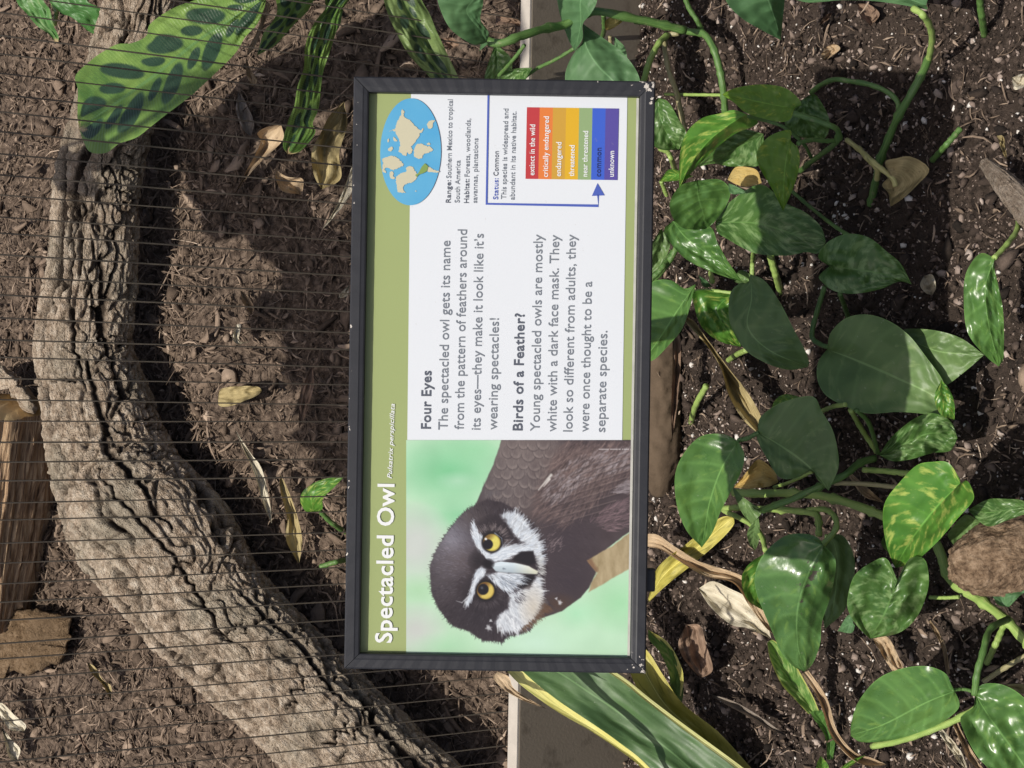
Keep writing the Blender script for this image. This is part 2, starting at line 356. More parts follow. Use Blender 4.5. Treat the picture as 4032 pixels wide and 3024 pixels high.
# ------------------------------------------------------------------ the big bark-covered root / log on the bank
def bark_material(name, cols, gray=0.0):
    m, n, b, L = mat(name)
    cv = attr(n, 'crack').outputs['Fac']; f = noise(n, 75, 7, rough=.75); f2 = noise(n, 9, 4); f3 = noise(n, 380, 4)
    c = ramp(n, f, (.36, cols[0]), (.46, cols[1]), (.54, cols[2]), (.66, cols[3]))
    c = mixc(n, mth(n, 'MULTIPLY', ramp(n, f2, (.45, W01[0]), (.65, W01[1])), .6), c, cols[4])
    uvn = node(n, 'ShaderNodeUVMap').outputs[0]; mp = node(n, 'ShaderNodeMapping'); mp.inputs['Scale'].default_value = (9, 46, 1); L(uvn, mp.inputs[0]); fb = noise(n, 1.6, 6, mp.outputs[0], .7)
    c = mixc(n, mth(n, 'MULTIPLY', ramp(n, fb, (.46, W01[0]), (.62, W01[1])), .36), c, cols[0]); c = mixc(n, mth(n, 'MULTIPLY', ramp(n, noise(n, 4.5, 5), (.5, W01[0]), (.64, W01[1])), .28), c, cols[0])
    c = mixc(n, mth(n, 'MULTIPLY', f3, .4), c, cols[0])
    c = mixc(n, ramp(n, cv, (0.0, W01[0]), (.8, W01[1])), c, cols[5])
    L(c, b.inputs['Base Color']); b.inputs['Roughness'].default_value = .92; b.inputs['Specular IOR Level'].default_value = .15
    bump(n, b, mth(n, 'ADD', mth(n, 'MULTIPLY', f, .6), mth(n, 'ADD', f3, fb)), 1.0, .007); return m
BARK = bark_material('rough grey brown bark', [(.20, .145, .10), (.47, .37, .27), (.66, .54, .41), (.82, .72, .58), (.42, .40, .31), (.045, .033, .024)])
def log_mesh(name, path, rad, material, parent=None, n=420, m=260, amp=.016, sx=9, sy=26, label=None, cat=None, flat=1.0, seed=0, capnoise=0):
    q = crom(np.concatenate([path, np.asarray(rad)[:, None]], 1), n); p, r = q[:, :3], q[:, 3]
    T = np.gradient(p, axis=0); ln = np.concatenate([[0], np.cumsum(np.linalg.norm(np.diff(p, axis=0), axis=1))]); T /= np.linalg.norm(T, axis=1)[:, None]
    a = np.cross(T[0], [0, -.5, .8]); V = []; 
    th = np.linspace(0, 2*np.pi, m, endpoint=False)
    A = []; B = []
    for i in range(n):
        a = a-T[i]*a.dot(T[i]); a /= np.linalg.norm(a); A.append(a); B.append(np.cross(T[i], a))
    A = np.array(A); B = np.array(B); dirs = np.cos(th)[None, :, None]*A[:, None]+np.sin(th)[None, :, None]*B[:, None]
    U = np.repeat(ln[:, None], m, 1).ravel(); TH_ = np.tile(th, (n, 1)).ravel()
    cyl = np.stack([np.cos(TH_)*.1, np.sin(TH_)*.1, U], 1)
    rr = np.mean(rad)
    # long plates split by fissures: stretched cell pattern, warped
    warp = fbm(cyl*9+seed, 3); w2 = fbm(cyl*22+5+seed, 2)
    cp_ = np.stack([U*sx+warp*.8+w2*.35+seed, (TH_*rr)*sy+warp*1.5+w2*.7], 1)
    per = round(2*np.pi*rr*sy); cp_[:, 1] *= per/(2*np.pi*rr*sy)
    f1, f2, cid = worley(cp_); edge = f2-f1
    edge = edge+.07*fbm(cyl*75+3, 2); crack = np.clip(1-edge/.13, 0, 1)*np.clip(.75+1.1*fbm(cyl*11+31, 2), 0, 1)
    rl = ridge(np.stack([cyl[:, 0]*11+warp*.9, cyl[:, 1]*11+w2*.3, U*1.7], 1)+seed, 2)
    rl = rl+.07*fbm(cyl*55+9, 3); deep = np.clip((rl-.83)/.06, 0, 1)
    cp2 = np.stack([U*38+warp*2+seed, TH_*rr*60+w2*2], 1); per2 = round(2*np.pi*rr*60); cp2[:, 1] *= per2/(2*np.pi*rr*60); g1, g2, gid = worley(cp2); fine = np.clip(1-(g2-g1)/.25, 0, 1)
    plate = (cid/255-.5); long_ = np.zeros(len(U)); rs = np.random.default_rng(21+int(seed)); LT = ln[-1]
    for kk in range(int(LT*26)):
        L_ = rs.uniform(.10, .42); u0 = rs.uniform(-.05, LT); t0 = rs.uniform(0, 6.283); wd = rs.uniform(.0016, .0052)
        sel = np.where((U > u0) & (U < u0+L_))[0]
        if len(sel) == 0: continue
        uu = U[sel]; z0 = np.zeros(len(uu)); drift = rs.normal(0, .8)
        tc = t0+drift*(uu-u0)/L_*.5+.30*fbm(np.stack([uu*7+kk*3.1, z0, z0+kk], 1), 2)+.10*fbm(np.stack([uu*45+kk, z0, z0], 1), 2)
        dd = np.abs((TH_[sel]-tc+np.pi) % (2*np.pi)-np.pi)*np.repeat(r, m)[sel]; w_ = wd*np.sin(np.pi*(uu-u0)/L_)**.5+.0004
        long_[sel] = np.maximum(long_[sel], np.clip(1.25-dd/w_*.75, 0, 1))
    for kk in range(int(LT*34)):
        t0 = rs.uniform(0, 6.283); u0 = rs.uniform(0, LT); wt = rs.uniform(.12, .45); dt = (TH_-t0+np.pi) % (2*np.pi)-np.pi
        sel = np.where((np.abs(dt) < wt) & (np.abs(U-u0) < .05))[0]
        if len(sel) == 0: continue
        q_ = dt[sel]; z0 = np.zeros(len(q_)); uc = u0+.02*fbm(np.stack([q_*6+kk, z0, z0+kk*2.2], 1), 2)+rs.normal(0, .03)*q_
        w_ = .0022*np.sqrt(np.clip(1-(q_/wt)**2, 0, 1))+.0003; long_[sel] = np.maximum(long_[sel], np.clip(1.2-np.abs(U[sel]-uc)/w_*.75, 0, 1))
    deep = deep*.55; d = -.011*long_+amp*(-.75*crack-1.15*deep+.34*plate-.16*fine)+.006*fbm(cyl*6+2+seed, 3)+.0035*ridge(np.stack([cyl[:, 0]*60, cyl[:, 1]*60, U*34], 1), 3)+.0030*fbm(np.stack([cyl[:, 0]*150, cyl[:, 1]*150, U*34], 1), 3)
    off = (dirs*(r[:, None, None]+d.reshape(n, m)[..., None])).reshape(-1, 3); off = off-(off @ FW)[:, None]*FW*(1-flat); V = np.repeat(p, m, 0)+off
    F = gridF(n, m, True).tolist(); F.append(list(range(m))[::-1]); F.append(list(range((n-1)*m, n*m)))
    o = mesh(name, V, F, material, parent, loc=None if parent else p[n//2]-np.array([0, 0, r[n//2]]), uv=np.stack([U, TH_/6.2832], 1), attrs={'crack': np.clip(crack*.6+deep+.25*fine+1.0*long_, 0, 1)})
    if label: tag(o, label, cat)
    return o
# centre line and radius measured in the picture (display pixels: x, y, perpendicular width)
spec = [(330, -330, 185), (322, -150, 185), (313, 0, 178), (262, 190, 184), (216, 379, 190), (200, 576, 204), (184, 757, 216), (214, 896, 250), (254, 1035, 288), (302, 1125, 322), (368, 1200, 328), (462, 1329, 292), (618, 1479, 268), (800, 1665, 278), (930, 1785, 276)]
pts = P('D', [(s[0], s[1]) for s in spec]); pp = []; rr = []
for k, s in enumerate(spec):
    rad = .11
    for _ in range(4):
        t = depth(pts[k:k+1], rad*.72+.055, 'bank'); rad = s[2]*1.8228/2*t[0]/FPX
    pp.append(at(pts[k:k+1], rad*.72+.055, 'bank')[0]); rr.append(rad-.004)
log_mesh('fallen_log', np.array(pp), rr, BARK, n=900, m=330, flat=.62, label='long curved log with rough cracked grey brown bark lying behind the wires', cat='log')
# split piece of timber at the far left edge, with a pale cut end and splintered brown sides
m, n, b, L = mat('split brown timber')
tc = node(n, 'ShaderNodeTexCoord'); mp = node(n, 'ShaderNodeMapping'); mp.inputs['Rotation'].default_value = (0, 0, 0)
uvn = node(n, 'ShaderNodeUVMap'); mp.inputs['Scale'].default_value = (2.2, 44, 1); L(uvn.outputs[0], mp.inputs[0])
f = noise(n, 3, 7, mp.outputs[0], .65)
c = ramp(n, f, (.34, (.04, .023, .013)), (.43, (.22, .135, .075)), (.54, (.42, .28, .16)), (.68, (.58, .43, .27))); L(c, b.inputs['Base Color']); b.inputs['Roughness'].default_value = .85
bump(n, b, f, .8, .008); SPLIT = m
CUT = plain('pale yellow cut wood', (.56, .41, .21), .85, .4, 60, .9, .2)
def split_log():
    A_ = at(P('D', [(20, 880)]), .09, 'bank')[0]; B_ = at(P('D', [(-30, 1330)]), .05, 'bank')[0]
    ax = B_-A_; ln = np.linalg.norm(ax); ax /= ln
    s = np.cross(ax, [0, -.6, .8]); s /= np.linalg.norm(s); u = np.cross(s, ax); n_, m_ = 90, 130; V = []; uv = []
    for i in range(n_):
        t = i/(n_-1)
        for j in range(m_):
            a = j/m_*2*math.pi; V.append((t, a)); uv.append((t, j/m_))
    V = np.array(V); a = V[:, 1]; t = V[:, 0]
    r = .085*(1-.25*t)*(1+.12*np.cos(3*a+1))
    cyl = np.stack([np.cos(a)*2.4, np.sin(a)*2.4, t*1.1], 1)
    r = r+.012*ridge(cyl*2.2, 3)-.006+.004*fbm(np.stack([np.cos(a)*9, np.sin(a)*9, t*3], 1), 3)
    ragged = .03*fbm(np.stack([np.cos(a)*4, np.sin(a)*4, a*0], 1), 3)
    along = t*ln+ragged*(t > .9)*2+np.where(t < .02, .01*np.cos(a), 0)
    W = A_+ax*along[:, None]+s*(np.cos(a)*r)[:, None]+u*(np.sin(a)*r)[:, None]
    root = thing('split_log', A_, 'short split brown timber with a pale yellow end at the left edge', 'split log')
    F = gridF(n_, m_, True).tolist(); F.append(list(range((n_-1)*m_, n_*m_)))
    mesh('split_wood', W, F, SPLIT, root, uv=np.array(uv))
    # pale end face, slightly proud, built as a lumpy disc
    rg = 14; V = []; 
    for k in range(rg):
        rad = (k/(rg-1))
        for j in range(m_):
            a_ = j/m_*2*math.pi; V.append(W[j]*rad+(W[:m_].mean(0))*(1-rad)-ax*(.012*(1-rad**3)+.004*math.sin(9*a_+5*rad)*rad*(1-rad)))
    mesh('cut_end', np.array(V), gridF(rg, m_, True), CUT, root)
split_log()
# greyer bark slab beside the split timber, and a lit brown slab below it
def slab(name, tile, poly, h, thick, material, label, cat, surf='bank', amp=.006, tilt=0):
    pl = crom(np.vstack([P(tile, poly), P(tile, poly)[:1]]), 121)[:-1]; c = pl.mean(0); q_ = np.concatenate([pl*.022, np.zeros((120, 1))], 1); pl = pl+np.stack([fbm(q_, 3), fbm(q_+9, 3)], 1)*34; K = 26; V = []
    for k in range(K):
        f = 1-k/(K-1); q = c+(pl-c)*f; edge = thick*(1-f**6); V.append(at(q, h+edge, surf))
    V = np.vstack(V); V[:, 2] += amp*fbm(V*np.array([40, 14, 40]), 3)+amp*.6*ridge(V*70, 2)
    nb = at(pl, h-.04, surf); V = np.vstack([nb, V]); F = gridF(K+1, 120, True)
    o = mesh(name, V, F, material, loc=V.mean(0)-np.array([0, 0, thick]), attrs={'crack': np.zeros(len(V))}); return tag(o, label, cat)
slab('bark_slab', 2, [(-60, 690), (20, 700), (90, 770), (170, 850), (238, 900), (230, 960), (170, 965), (110, 900), (40, 850), (-60, 840)], .10, .035, BARK, 'greyish bark flake lying on top of the split timber at the left edge', 'bark piece', amp=.006)
BR = bark_material('brown fibrous wood', [(.1, .065, .035), (.19, .125, .07), (.27, .185, .11), (.36, .26, .165), (.2, .14, .085), (.06, .04, .025)])
slab('wood_slab', 3, [(-60, 700), (150, 670), (330, 690), (440, 740), (435, 900), (430, 960), (300, 1040), (120, 1065), (-60, 1080)], .030, .012, BR, 'flat fibrous brown slab of wood half sunk in the mulch', 'wood slab', amp=.010)
# ------------------------------------------------------------------ the information sign
SD = 1.18
corn = P('D', [(762, 165), (1418, 175), (1393, 1452), (745, 1448)])     # corners: top of the sign is at picture left
sc_px = corn.mean(0)
SO = C0+rays([sc_px])[0]*SD                                            # sign centre
def on_plane(px, off=0.0):
    d = rays(px); t = ((SO-FW*off-C0) @ FW)/(d @ FW); return C0+d*t[:, None]
cw = on_plane(corn)
ex = (cw[1]-cw[2]+cw[0]-cw[3]); ex /= np.linalg.norm(ex)               # sign's own right  (picture up)
ez = -FW                                                               # out of the face
ey = np.cross(ez, ex); ey /= np.linalg.norm(ey)                        # sign's own up    (picture left)
def loc2(px): q = on_plane(px)-SO; return np.stack([q @ ex, q @ ey], 1)
cl = loc2(corn); HW = (cl[[0, 1], 0].mean()-cl[[2, 3], 0].mean())/2; HH = (cl[[0, 3], 1].mean()-cl[[1, 2], 1].mean())/2
def W3(uv, z=0.0):
    uv = np.asarray(uv, float).reshape(-1, 2); return SO+uv[:, :1]*ex+uv[:, 1:2]*ey+ez*np.reshape(z, (-1, 1) if np.ndim(z) else ())
sign = thing('information_sign', (SO[0], SO[1]+.02, 0), 'black framed owl information sign with green header, white text panel and owl photograph', 'sign')
PZ = -.0075                                                            # printed face lies below the frame's front
def print_mat(name, c, rough=.42, grain=.03):
    m, n, b, L = mat(name); f = noise(n, 900, 2); g_ = noise(n, 25, 4)
    c1 = mixc(n, f, tuple(v*(1-grain) for v in c), tuple(min(1, v*(1+grain)) for v in c)); c2 = mixc(n, mth(n, 'MULTIPLY', g_, .10), c1, tuple(v*.8 for v in c)); L(mixc(n, mth(n, 'MULTIPLY', ramp(n, noise(n, 230, 3), (.70, (0, 0, 0)), (.76, (1, 1, 1))), .22), c2, (.3, .27, .22)), b.inputs['Base Color'])
    b.inputs['Roughness'].default_value = rough; b.inputs['Specular IOR Level'].default_value = .35; return m
GREEN = print_mat('olive green print', (.275, .33, .135), .4); WHITE = print_mat('white print', (.60, .632, .665), .42)
# panel board
FWID = .0118
panel = None
V, F = boxV(SO+ez*(PZ-.0022), ex*(HW-.004), ey*(HH-.004), ez*.0018)
panel = mesh('sign_panel', V, F, GREEN, sign, smooth=False)
def sheet(name, pts, z, material, parent=None, smooth=False):
    V = W3(pts, PZ+z); o = mesh(name, V, [list(range(len(V)))], material, parent or panel, smooth=False)
    if o.data.polygons[0].normal.dot(Vector(ez)) < 0: o.data.flip_normals()
    return o
def LA(t, pts): return loc2(P(t, pts))
# white field (between header and lower green strip)
wl = np.vstack([LA('A', [(471, 100), (1988, 100)]), LA('C', [(1866, 76), (425, 57)])]); sheet('white_field', wl, .0000, WHITE)
# frame: four mitred channels with a lip that stands proud of the panel
m, n, b, L = mat('black powder coat')
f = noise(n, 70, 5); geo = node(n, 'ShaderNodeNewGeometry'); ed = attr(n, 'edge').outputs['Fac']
chip_glint = mth(n, 'GREATER_THAN', mth(n, 'ADD', noise(n, 210, 3), mth(n, 'MULTIPLY', ed, .15)), .865)
c = mixc(n, f, (.013, .014, .018), (.023, .0245, .031)); c = mixc(n, mth(n, 'MULTIPLY', noise(n, 420, 3), .4), c, (.032, .033, .036)); c = mixc(n, chip_glint, c, (.5, .46, .41))
L(c, b.inputs['Base Color']); b.inputs['Roughness'].default_value = .55; b.inputs['Specular IOR Level'].default_value = .32; bump(n, b, noise(n, 900, 3), .15, .0005); BLACK = m
# cross-section (inset from outer edge, height)
sec = [(.0, -.016), (.0, -.0010), (.0012, .0), (.0072, .0), (.0082, -.0004), (FWID-.0012, -.0008), (FWID-.0002, -.0014), (FWID, -.0073), (FWID-.001, -.016)]
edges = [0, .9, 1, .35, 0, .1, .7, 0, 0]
cs = [(HW, HH), (-HW, HH), (-HW, -HH), (HW, -HH)]
for k in range(4):
    A_ = np.array(cs[k]); B_ = np.array(cs[(k+1) % 4]); d = (B_-A_); ln = np.linalg.norm(d); d /= ln; inn = np.array([-d[1], d[0]])
    if inn.dot(-A_) < 0: inn = -inn
    NL = 70; V = []; E = []
    for i in range(NL+1):
        t = i/NL
        for (ins, z), e in zip(sec, edges):
            s = ins+.00025+t*(ln-2*ins-.0005); q = A_+d*s+inn*ins
            zz = z+.00025*float(np.sin(i*1.7+k)*(z > -.002)*.4)
            V.append(W3([q], zz)[0]); endd = min(t, 1-t)*ln; end1 = (1-t)*ln if k == 1 else t*ln if k == 3 else endd; E.append(e*(1.25 if k == 0 else 1)+(1.45*max(0, 1-end1/.022) if k in (1, 2, 3) and not (k != 2 and end1 > .03) else .25 if endd < .004 else 0)*(z > -.002))  # top rail gets extra pale chips standing in for its edge highlight
    F = gridF(NL+1, len(sec)); ns = len(sec)
    F = F.tolist()+[[i*ns+ns-1, i*ns, (i+1)*ns, (i+1)*ns+ns-1] for i in range(NL)]+[list(range(ns)), list(range(NL*ns, NL*ns+ns))[::-1]]
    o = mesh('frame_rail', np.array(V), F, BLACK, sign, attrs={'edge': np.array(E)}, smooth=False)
    import bmesh
    bm = bmesh.new(); bm.from_mesh(o.data); bmesh.ops.recalc_face_normals(bm, faces=bm.faces); bm.to_mesh(o.data); bm.free()
# grey strip painting the sunlit inner lip along the frame's lower edge
LIP = plain('lit grey lip', (.42, .42, .38), .5, .3, 80, .2, .4)
lp = [(-HW+FWID+.0004, -HH+FWID+.0022), (HW-FWID-.0004, -HH+FWID+.0022), (HW-FWID-.0004, -HH+FWID+.0003), (-HW+FWID+.0004, -HH+FWID+.0003)]
sheet('lit_lip', lp, .0012, LIP, sign)
m_back = plain('black bracket', (.015, .015, .016), .5, .2, 60, .1, .5)
q = loc2(P(7, [(95, 600)]))[0]
V, F = boxV(W3([(q[0], -HH-.002)], -.011)[0], ex*.009, ey*.005, ez*.004); bevel(mesh('bracket', V, F, m_back, sign, smooth=False), .0015)
# short post standing against the edging board, with an arm reaching forward to the back of the panel
q0 = at([[2330, 1500]], .02)[0]; q0 = np.array([q0[0], FY0+(q0[0]-FX0)*FSLOPE-.019, 0])
V, F = boxV(q0+np.array([0, 0, .13]), np.array([.014, 0, 0]), np.array([0, .014, 0]), np.array([0, 0, .21])); bevel(mesh('post', V, F, m_back, sign, smooth=False), .002)
e1 = W3([(0, -.01)], -.0165)[0]; e0 = q0+np.array([0, -.006, .325]); dv = e1-e0; ln_ = np.linalg.norm(dv); dv /= ln_; sd = np.cross(dv, [0, 0, 1.]); sd /= np.linalg.norm(sd); ud = np.cross(sd, dv)
V, F = boxV((e0+e1)/2, dv*ln_/2, sd*.012, ud*.008); bevel(mesh('support_arm', V, F, m_back, sign, smooth=False), .002)
V, F = boxV(W3([(0, 0)], -.0135)[0], ex*.05, ey*.04, ez*.0028); mesh('mounting_plate', V, F, m_back, sign, smooth=False)
# ---- lettering
psr = lambda *c: tuple(.78*v for v in srgb(*c))
INK = print_mat('grey ink', psr(122, 129, 138), .5); INKD = print_mat('dark grey ink', psr(88, 94, 106), .5); WINK = print_mat('white ink', (.66, .68, .68), .5)
BLUE = print_mat('blue ink', psr(76, 98, 184), .5); NAVY = print_mat('navy ink', psr(40, 52, 110), .5)
def text_mesh(s, bold=0.0, shear=0.0):
    cu = bpy.data.curves.new('lettering', 'FONT'); cu.body = s; cu.size = 1; cu.offset = bold; cu.shear = shear; cu.resolution_u = 3; cu.space_character = 1.05 if bold > .01 else 1.0
    o = bpy.data.objects.new('lettering', cu); COL.objects.link(o); bpy.context.view_layer.update()
    me = bpy.data.meshes.new_from_object(o.evaluated_get(bpy.context.evaluated_depsgraph_get()))
    V = np.array([v.co[:2] for v in me.vertices]); F = [list(p.vertices) for p in me.polygons]
    bpy.data.objects.remove(o); bpy.data.curves.remove(cu); bpy.data.meshes.remove(me); return V, F
_H = text_mesh('H')[0]; CAPH = _H[:, 1].max()
def line(tile, s, p0, p1, cap, bold=0.0, shear=0.0, tile1=None):
    """baseline start p0 and end p1 measured on the photograph, capital height cap (tile px)"""
    a = LA(tile, [p0])[0]; e = LA(tile1 or tile, [p1])[0]; d = e-a; ln = np.linalg.norm(d); d /= ln; nrm_ = np.array([-d[1], d[0]])
    caph = cap/TILES[tile][2]*SD/FPX
    V, F = text_mesh(s, bold, shear); sy = caph/CAPH; x0, x1 = V[:, 0].min(), V[:, 0].max(); sx = ln/(x1-x0)
    q = a+(V[:, :1]-x0)*sx*d+V[:, 1:]*sy*nrm_; return q, F, sx/sy
def block(name, lines, material, z=.0004, parent=None):
    Vs = []; mi = []
    for q, F, r in lines: Vs.append((q, F))
    V, F = join(Vs); W = W3(V, PZ+z); o = mesh(name, W, F, material, parent or panel, smooth=False)
    if o.data.polygons[0].normal.dot(Vector(ez)) < 0: o.data.flip_normals()
    return o
BW = .018
block('title_lettering', [line('C', 'Spectacled Owl', (320, 1418), (337, 352), 108, .02)], WINK)
block('subtitle_lettering', [line('C', 'Pulsatrix perspicillata', (321, 316), (356, 1222), 30, .012, .28, 'B')], WINK)
block('heading_lettering', [line('B', 'Four Eyes', (607, 1398), (612, 990), 66, .02)], INKD); block('heading_lettering', [line('B', 'Birds of a Feather?', (1250, 1410), (1265, 588), 66, .02)], INKD)
body = [('The spectacled owl gets its name', (725, 1405), (745, 78), 'B'), ('from the pattern of feathers around', (838, 1402), (862, 1097), 'A'),
        ('its eyes\u2014they make it look like it\u2019s', (955, 1405), (978, 1127), 'A'), ('wearing spectacles!', (1072, 1405), (1085, 622), 'B'),
        ('Young spectacled owls are mostly', (1370, 1415), (1392, 35), 'B'), ('white with a dark face mask. They', (1487, 1418), (1508, 38), 'B'),
        ('look so different from adults, they', (1600, 1418), (1625, 35), 'B'), ('were once thought to be a', (1715, 1420), (1738, 365), 'B'), ('separate species.', (1830, 1422), (1845, 710), 'B')]
block('body_lettering', [line('B', s, a, e, 64, .004, 0, t1) for s, a, e, t1 in body[:4]], INK); block('body_lettering', [line('B', s, a, e, 64, .004, 0, t1) for s, a, e, t1 in body[4:]], INK)
block('range_lettering', [line('A', 'Range:', (748, 910), (750, 752), 34, .011), line('A', 'Habitat:', (875, 912), (878, 742), 34, .011), line('A', 'Common', (1082, 722), (1085, 548), 34, .011)], INKD)
block('range_text', [line('A', 'Southern Mexico to tropical', (751, 738), (762, 185), 34, .008), line('A', 'South America', (810, 910), (815, 612), 34, .008), line('A', 'Forests, woodlands,', (879, 728), (887, 320), 34, .008),
      line('A', 'savannas, plantations', (932, 912), (940, 457), 34, .008), line('A', 'This species is widespread and', (1135, 885), (1152, 250), 34, .008), line('A', 'abundant in its native habitat.', (1195, 890), (1208, 270), 34, .008)], INK)
block('status_lettering', [line('A', 'Status:', (1080, 887), (1082, 738), 34, .011)], BLUE)
# ---- status chart
xs = [1283, 1373, 1466, 1558, 1650, 1743, 1835, 1928]
cols = [(190, 62, 66), (226, 128, 62), (205, 160, 62), (222, 176, 42), (146, 172, 122), (62, 98, 204), (88, 78, 158)]
for k in range(7):
    mm = print_mat('chart colour', psr(*cols[k]), .45)
    y0 = lambda x: 240+(x-1283)*.014
    y1 = lambda x: 742+(x-1283)*.014
    sh = lambda x: x-10
    sheet('status_bar', LA('A', [(xs[k], y0(xs[k])), (xs[k+1], y0(xs[k+1])), (sh(xs[k+1]), y1(xs[k+1])), (sh(xs[k]), y1(xs[k]))]), .0004, mm)
WT = [('extinct in the wild', (1335, 718), (1341, 362)), ('critically endangered', (1430, 730), (1438, 305)), ('endangered', (1521, 725), (1525, 485)), ('threatened', (1614, 725), (1618, 507)), ('near threatened', (1706, 727), (1713, 407)), ('unknown', (1892, 728), (1895, 547))]
block('chart_lettering', [line('A', s, a, e, 37, .012) for s, a, e in WT], WINK, .0008)
block('common_lettering', [line('A', 'common', (1799, 728), (1803, 525), 37, .016)], NAVY, .0008)
def stroke(tile, pts, wpx):
    q = LA(tile, pts); w_ = wpx/TILES[tile][2]*SD/FPX/2; V = []
    for i in range(len(q)):
        d = (q[min(i+1, len(q)-1)]-q[max(i-1, 0)]); d /= np.linalg.norm(d); nn = np.array([-d[1], d[0]])
        if 0 < i < len(q)-1: nn *= 1.41
        V += [q[i]+nn*w_, q[i]-nn*w_]
    return np.array(V), [[2*i, 2*i+1, 2*i+3, 2*i+2] for i in range(len(q)-1)]
V1, F1 = stroke('A', [(1013, 150), (1000, 917), (1783, 931), (1781, 850)], 13); tri = LA('A', [(1738, 862), (1828, 858), (1778, 772)])
V, F = join([(V1, F1), (tri, [[0, 1, 2]])]); o = mesh('status_arrow', W3(V, PZ+.0004), F, BLUE, panel, smooth=False)
for p in o.data.polygons:
    if p.normal.dot(Vector(ez)) < 0: p.flip()
# ---- map
th = np.linspace(0, 2*math.pi, 72, endpoint=False)
m, n, b, L = mat('map blue'); L(mixc(n, noise(n, 30, 2), psr(62, 158, 212), psr(110, 185, 218)), b.inputs['Base Color']); b.inputs['Roughness'].default_value = .45
sheet('world_map', LA('A', np.stack([468+213*np.cos(th)-4*np.sin(th), 553+375*np.sin(th)], 1)), .0008, m)
LAND = print_mat('map land', psr(205, 200, 172), .5); LANDG = print_mat('map range green', psr(130, 158, 84), .5)
lands = [[(375, 835), (370, 775), (365, 745), (380, 720), (410, 700), (440, 690), (435, 670), (455, 655), (480, 660), (500, 690), (515, 715), (510, 740), (490, 762), (465, 772), (445, 775), (425, 790), (413, 815), (436, 842), (400, 838)],
 [(275, 635), (270, 605), (300, 590), (340, 583), (375, 595), (400, 620), (420, 640), (410, 655), (385, 665), (340, 680), (310, 665), (285, 672), (300, 700), (272, 690)],
 [(590, 655), (610, 665), (632, 680), (668, 690), (660, 699), (625, 697), (585, 690)],
 [(490, 565), (496, 530), (515, 502), (545, 495), (570, 510), (602, 518), (622, 540), (600, 558), (562, 568), (546, 597), (520, 600), (495, 588)],
 [(385, 530), (395, 500), (370, 430), (345, 405), (315, 412), (345, 398), (362, 385), (378, 330), (400, 300), (408, 262), (425, 275), (418, 300), (440, 320), (460, 330), (480, 350), (505, 378), (525, 395), (545, 400), (560, 385), (552, 408), (532, 425), (530, 445), (508, 470), (498, 490), (480, 505), (470, 520), (482, 545), (462, 570), (445, 560), (432, 582), (400, 562), (384, 548)],
 [(583, 365), (592, 345), (618, 332), (640, 335), (625, 352), (622, 380), (605, 392), (590, 384)],
 [(310, 530), (335, 518), (345, 532), (330, 550), (312, 545)], [(345, 455), (352, 450), (375, 475), (368, 482), (350, 475)], [(305, 470), (315, 460), (318, 480), (308, 488)],
 [(580, 495), (598, 490), (606, 502), (588, 505)], [(320, 700), (335, 690), (350, 705), (345, 725), (360, 735), (345, 745), (325, 735)], [(497, 830), (505, 824), (508, 832)]]
for pl in lands:
    q = crom(pl+[pl[0]], len(pl)*7)[:-1]; z = np.concatenate([q*.09, np.zeros((len(q), 1))], 1); q = q+np.stack([fbm(z, 3), fbm(z+7, 3)], 1)*(11 if len(pl) > 8 else 4); sheet('continent', LA('A', q), .0012, LAND)
sheet('range_patch', LA('A', [(500, 716), (520, 706), (530, 690), (545, 660), (568, 634), (592, 655), (582, 690), (552, 706), (526, 714), (510, 730)]), .0016, LANDG)
# ---- the printed owl photograph: colours of a printed picture, worked out stroke by stroke on a fine grid
gn, gm = 400, 370
ax_, ay_ = np.linspace(418, 2010, gn), np.linspace(58, 1525, gm); gx, gy = np.meshgrid(ax_, ay_, indexing='ij'); X = gx.ravel(); Y = gy.ravel()
stx, sty = ax_[1]-ax_[0], ay_[1]-ay_[0]; RS = np.random.default_rng(77)
def inside(poly, x, y):
    ins = np.zeros(np.shape(x), bool); p = poly
    for k in range(len(p)):
        a, b_ = p[k-1], p[k]; ins ^= ((a[1] > y) != (b_[1] > y)) & (x < (b_[0]-a[0])*(y-a[1])/(b_[1]-a[1]+1e-12)+a[0])
    return ins
def sdist(poly, wob=0, ws=.02):
    x = X+wob*fbm(np.stack([X*ws, Y*ws, X*0], 1), 3); y = Y+wob*fbm(np.stack([X*ws, Y*ws, X*0+50], 1), 3); p = np.asarray(poly, float); d = np.full(len(x), 1e9)
    for k in range(len(p)):
        a, b_ = p[k-1], p[k]; e = b_-a; t = np.clip(((x-a[0])*e[0]+(y-a[1])*e[1])/(e @ e+1e-9), 0, 1); d = np.minimum(d, np.hypot(x-a[0]-t*e[0], y-a[1]-t*e[1]))
    return np.where(inside(poly, x, y), d, -d)
cc = lambda *v: np.array(v, float)[None]
def Nf(sx, sy, o, k=3): return fbm(np.stack([X*sx, Y*sy, X*0+o], 1), k)[:, None]
MASK = None
def blob(cx, cy, rx, ry, col, op=1., pw=1.):
    global img
    a = np.minimum(np.clip(1-np.hypot((X-cx)/rx, (Y-cy)/ry), 0, 1)**pw*op, 1)
    if MASK is not None: a = a*MASK
    img = img+(cc(*col)-img)*a[:, None]
def put(poly, col, soft=14, wob=8, ws=.02, op=1):
    global img
    a = np.clip(sdist(poly, wob, ws)/soft+.5, 0, 1)[:, None]*op; img = img+(col-img)*a
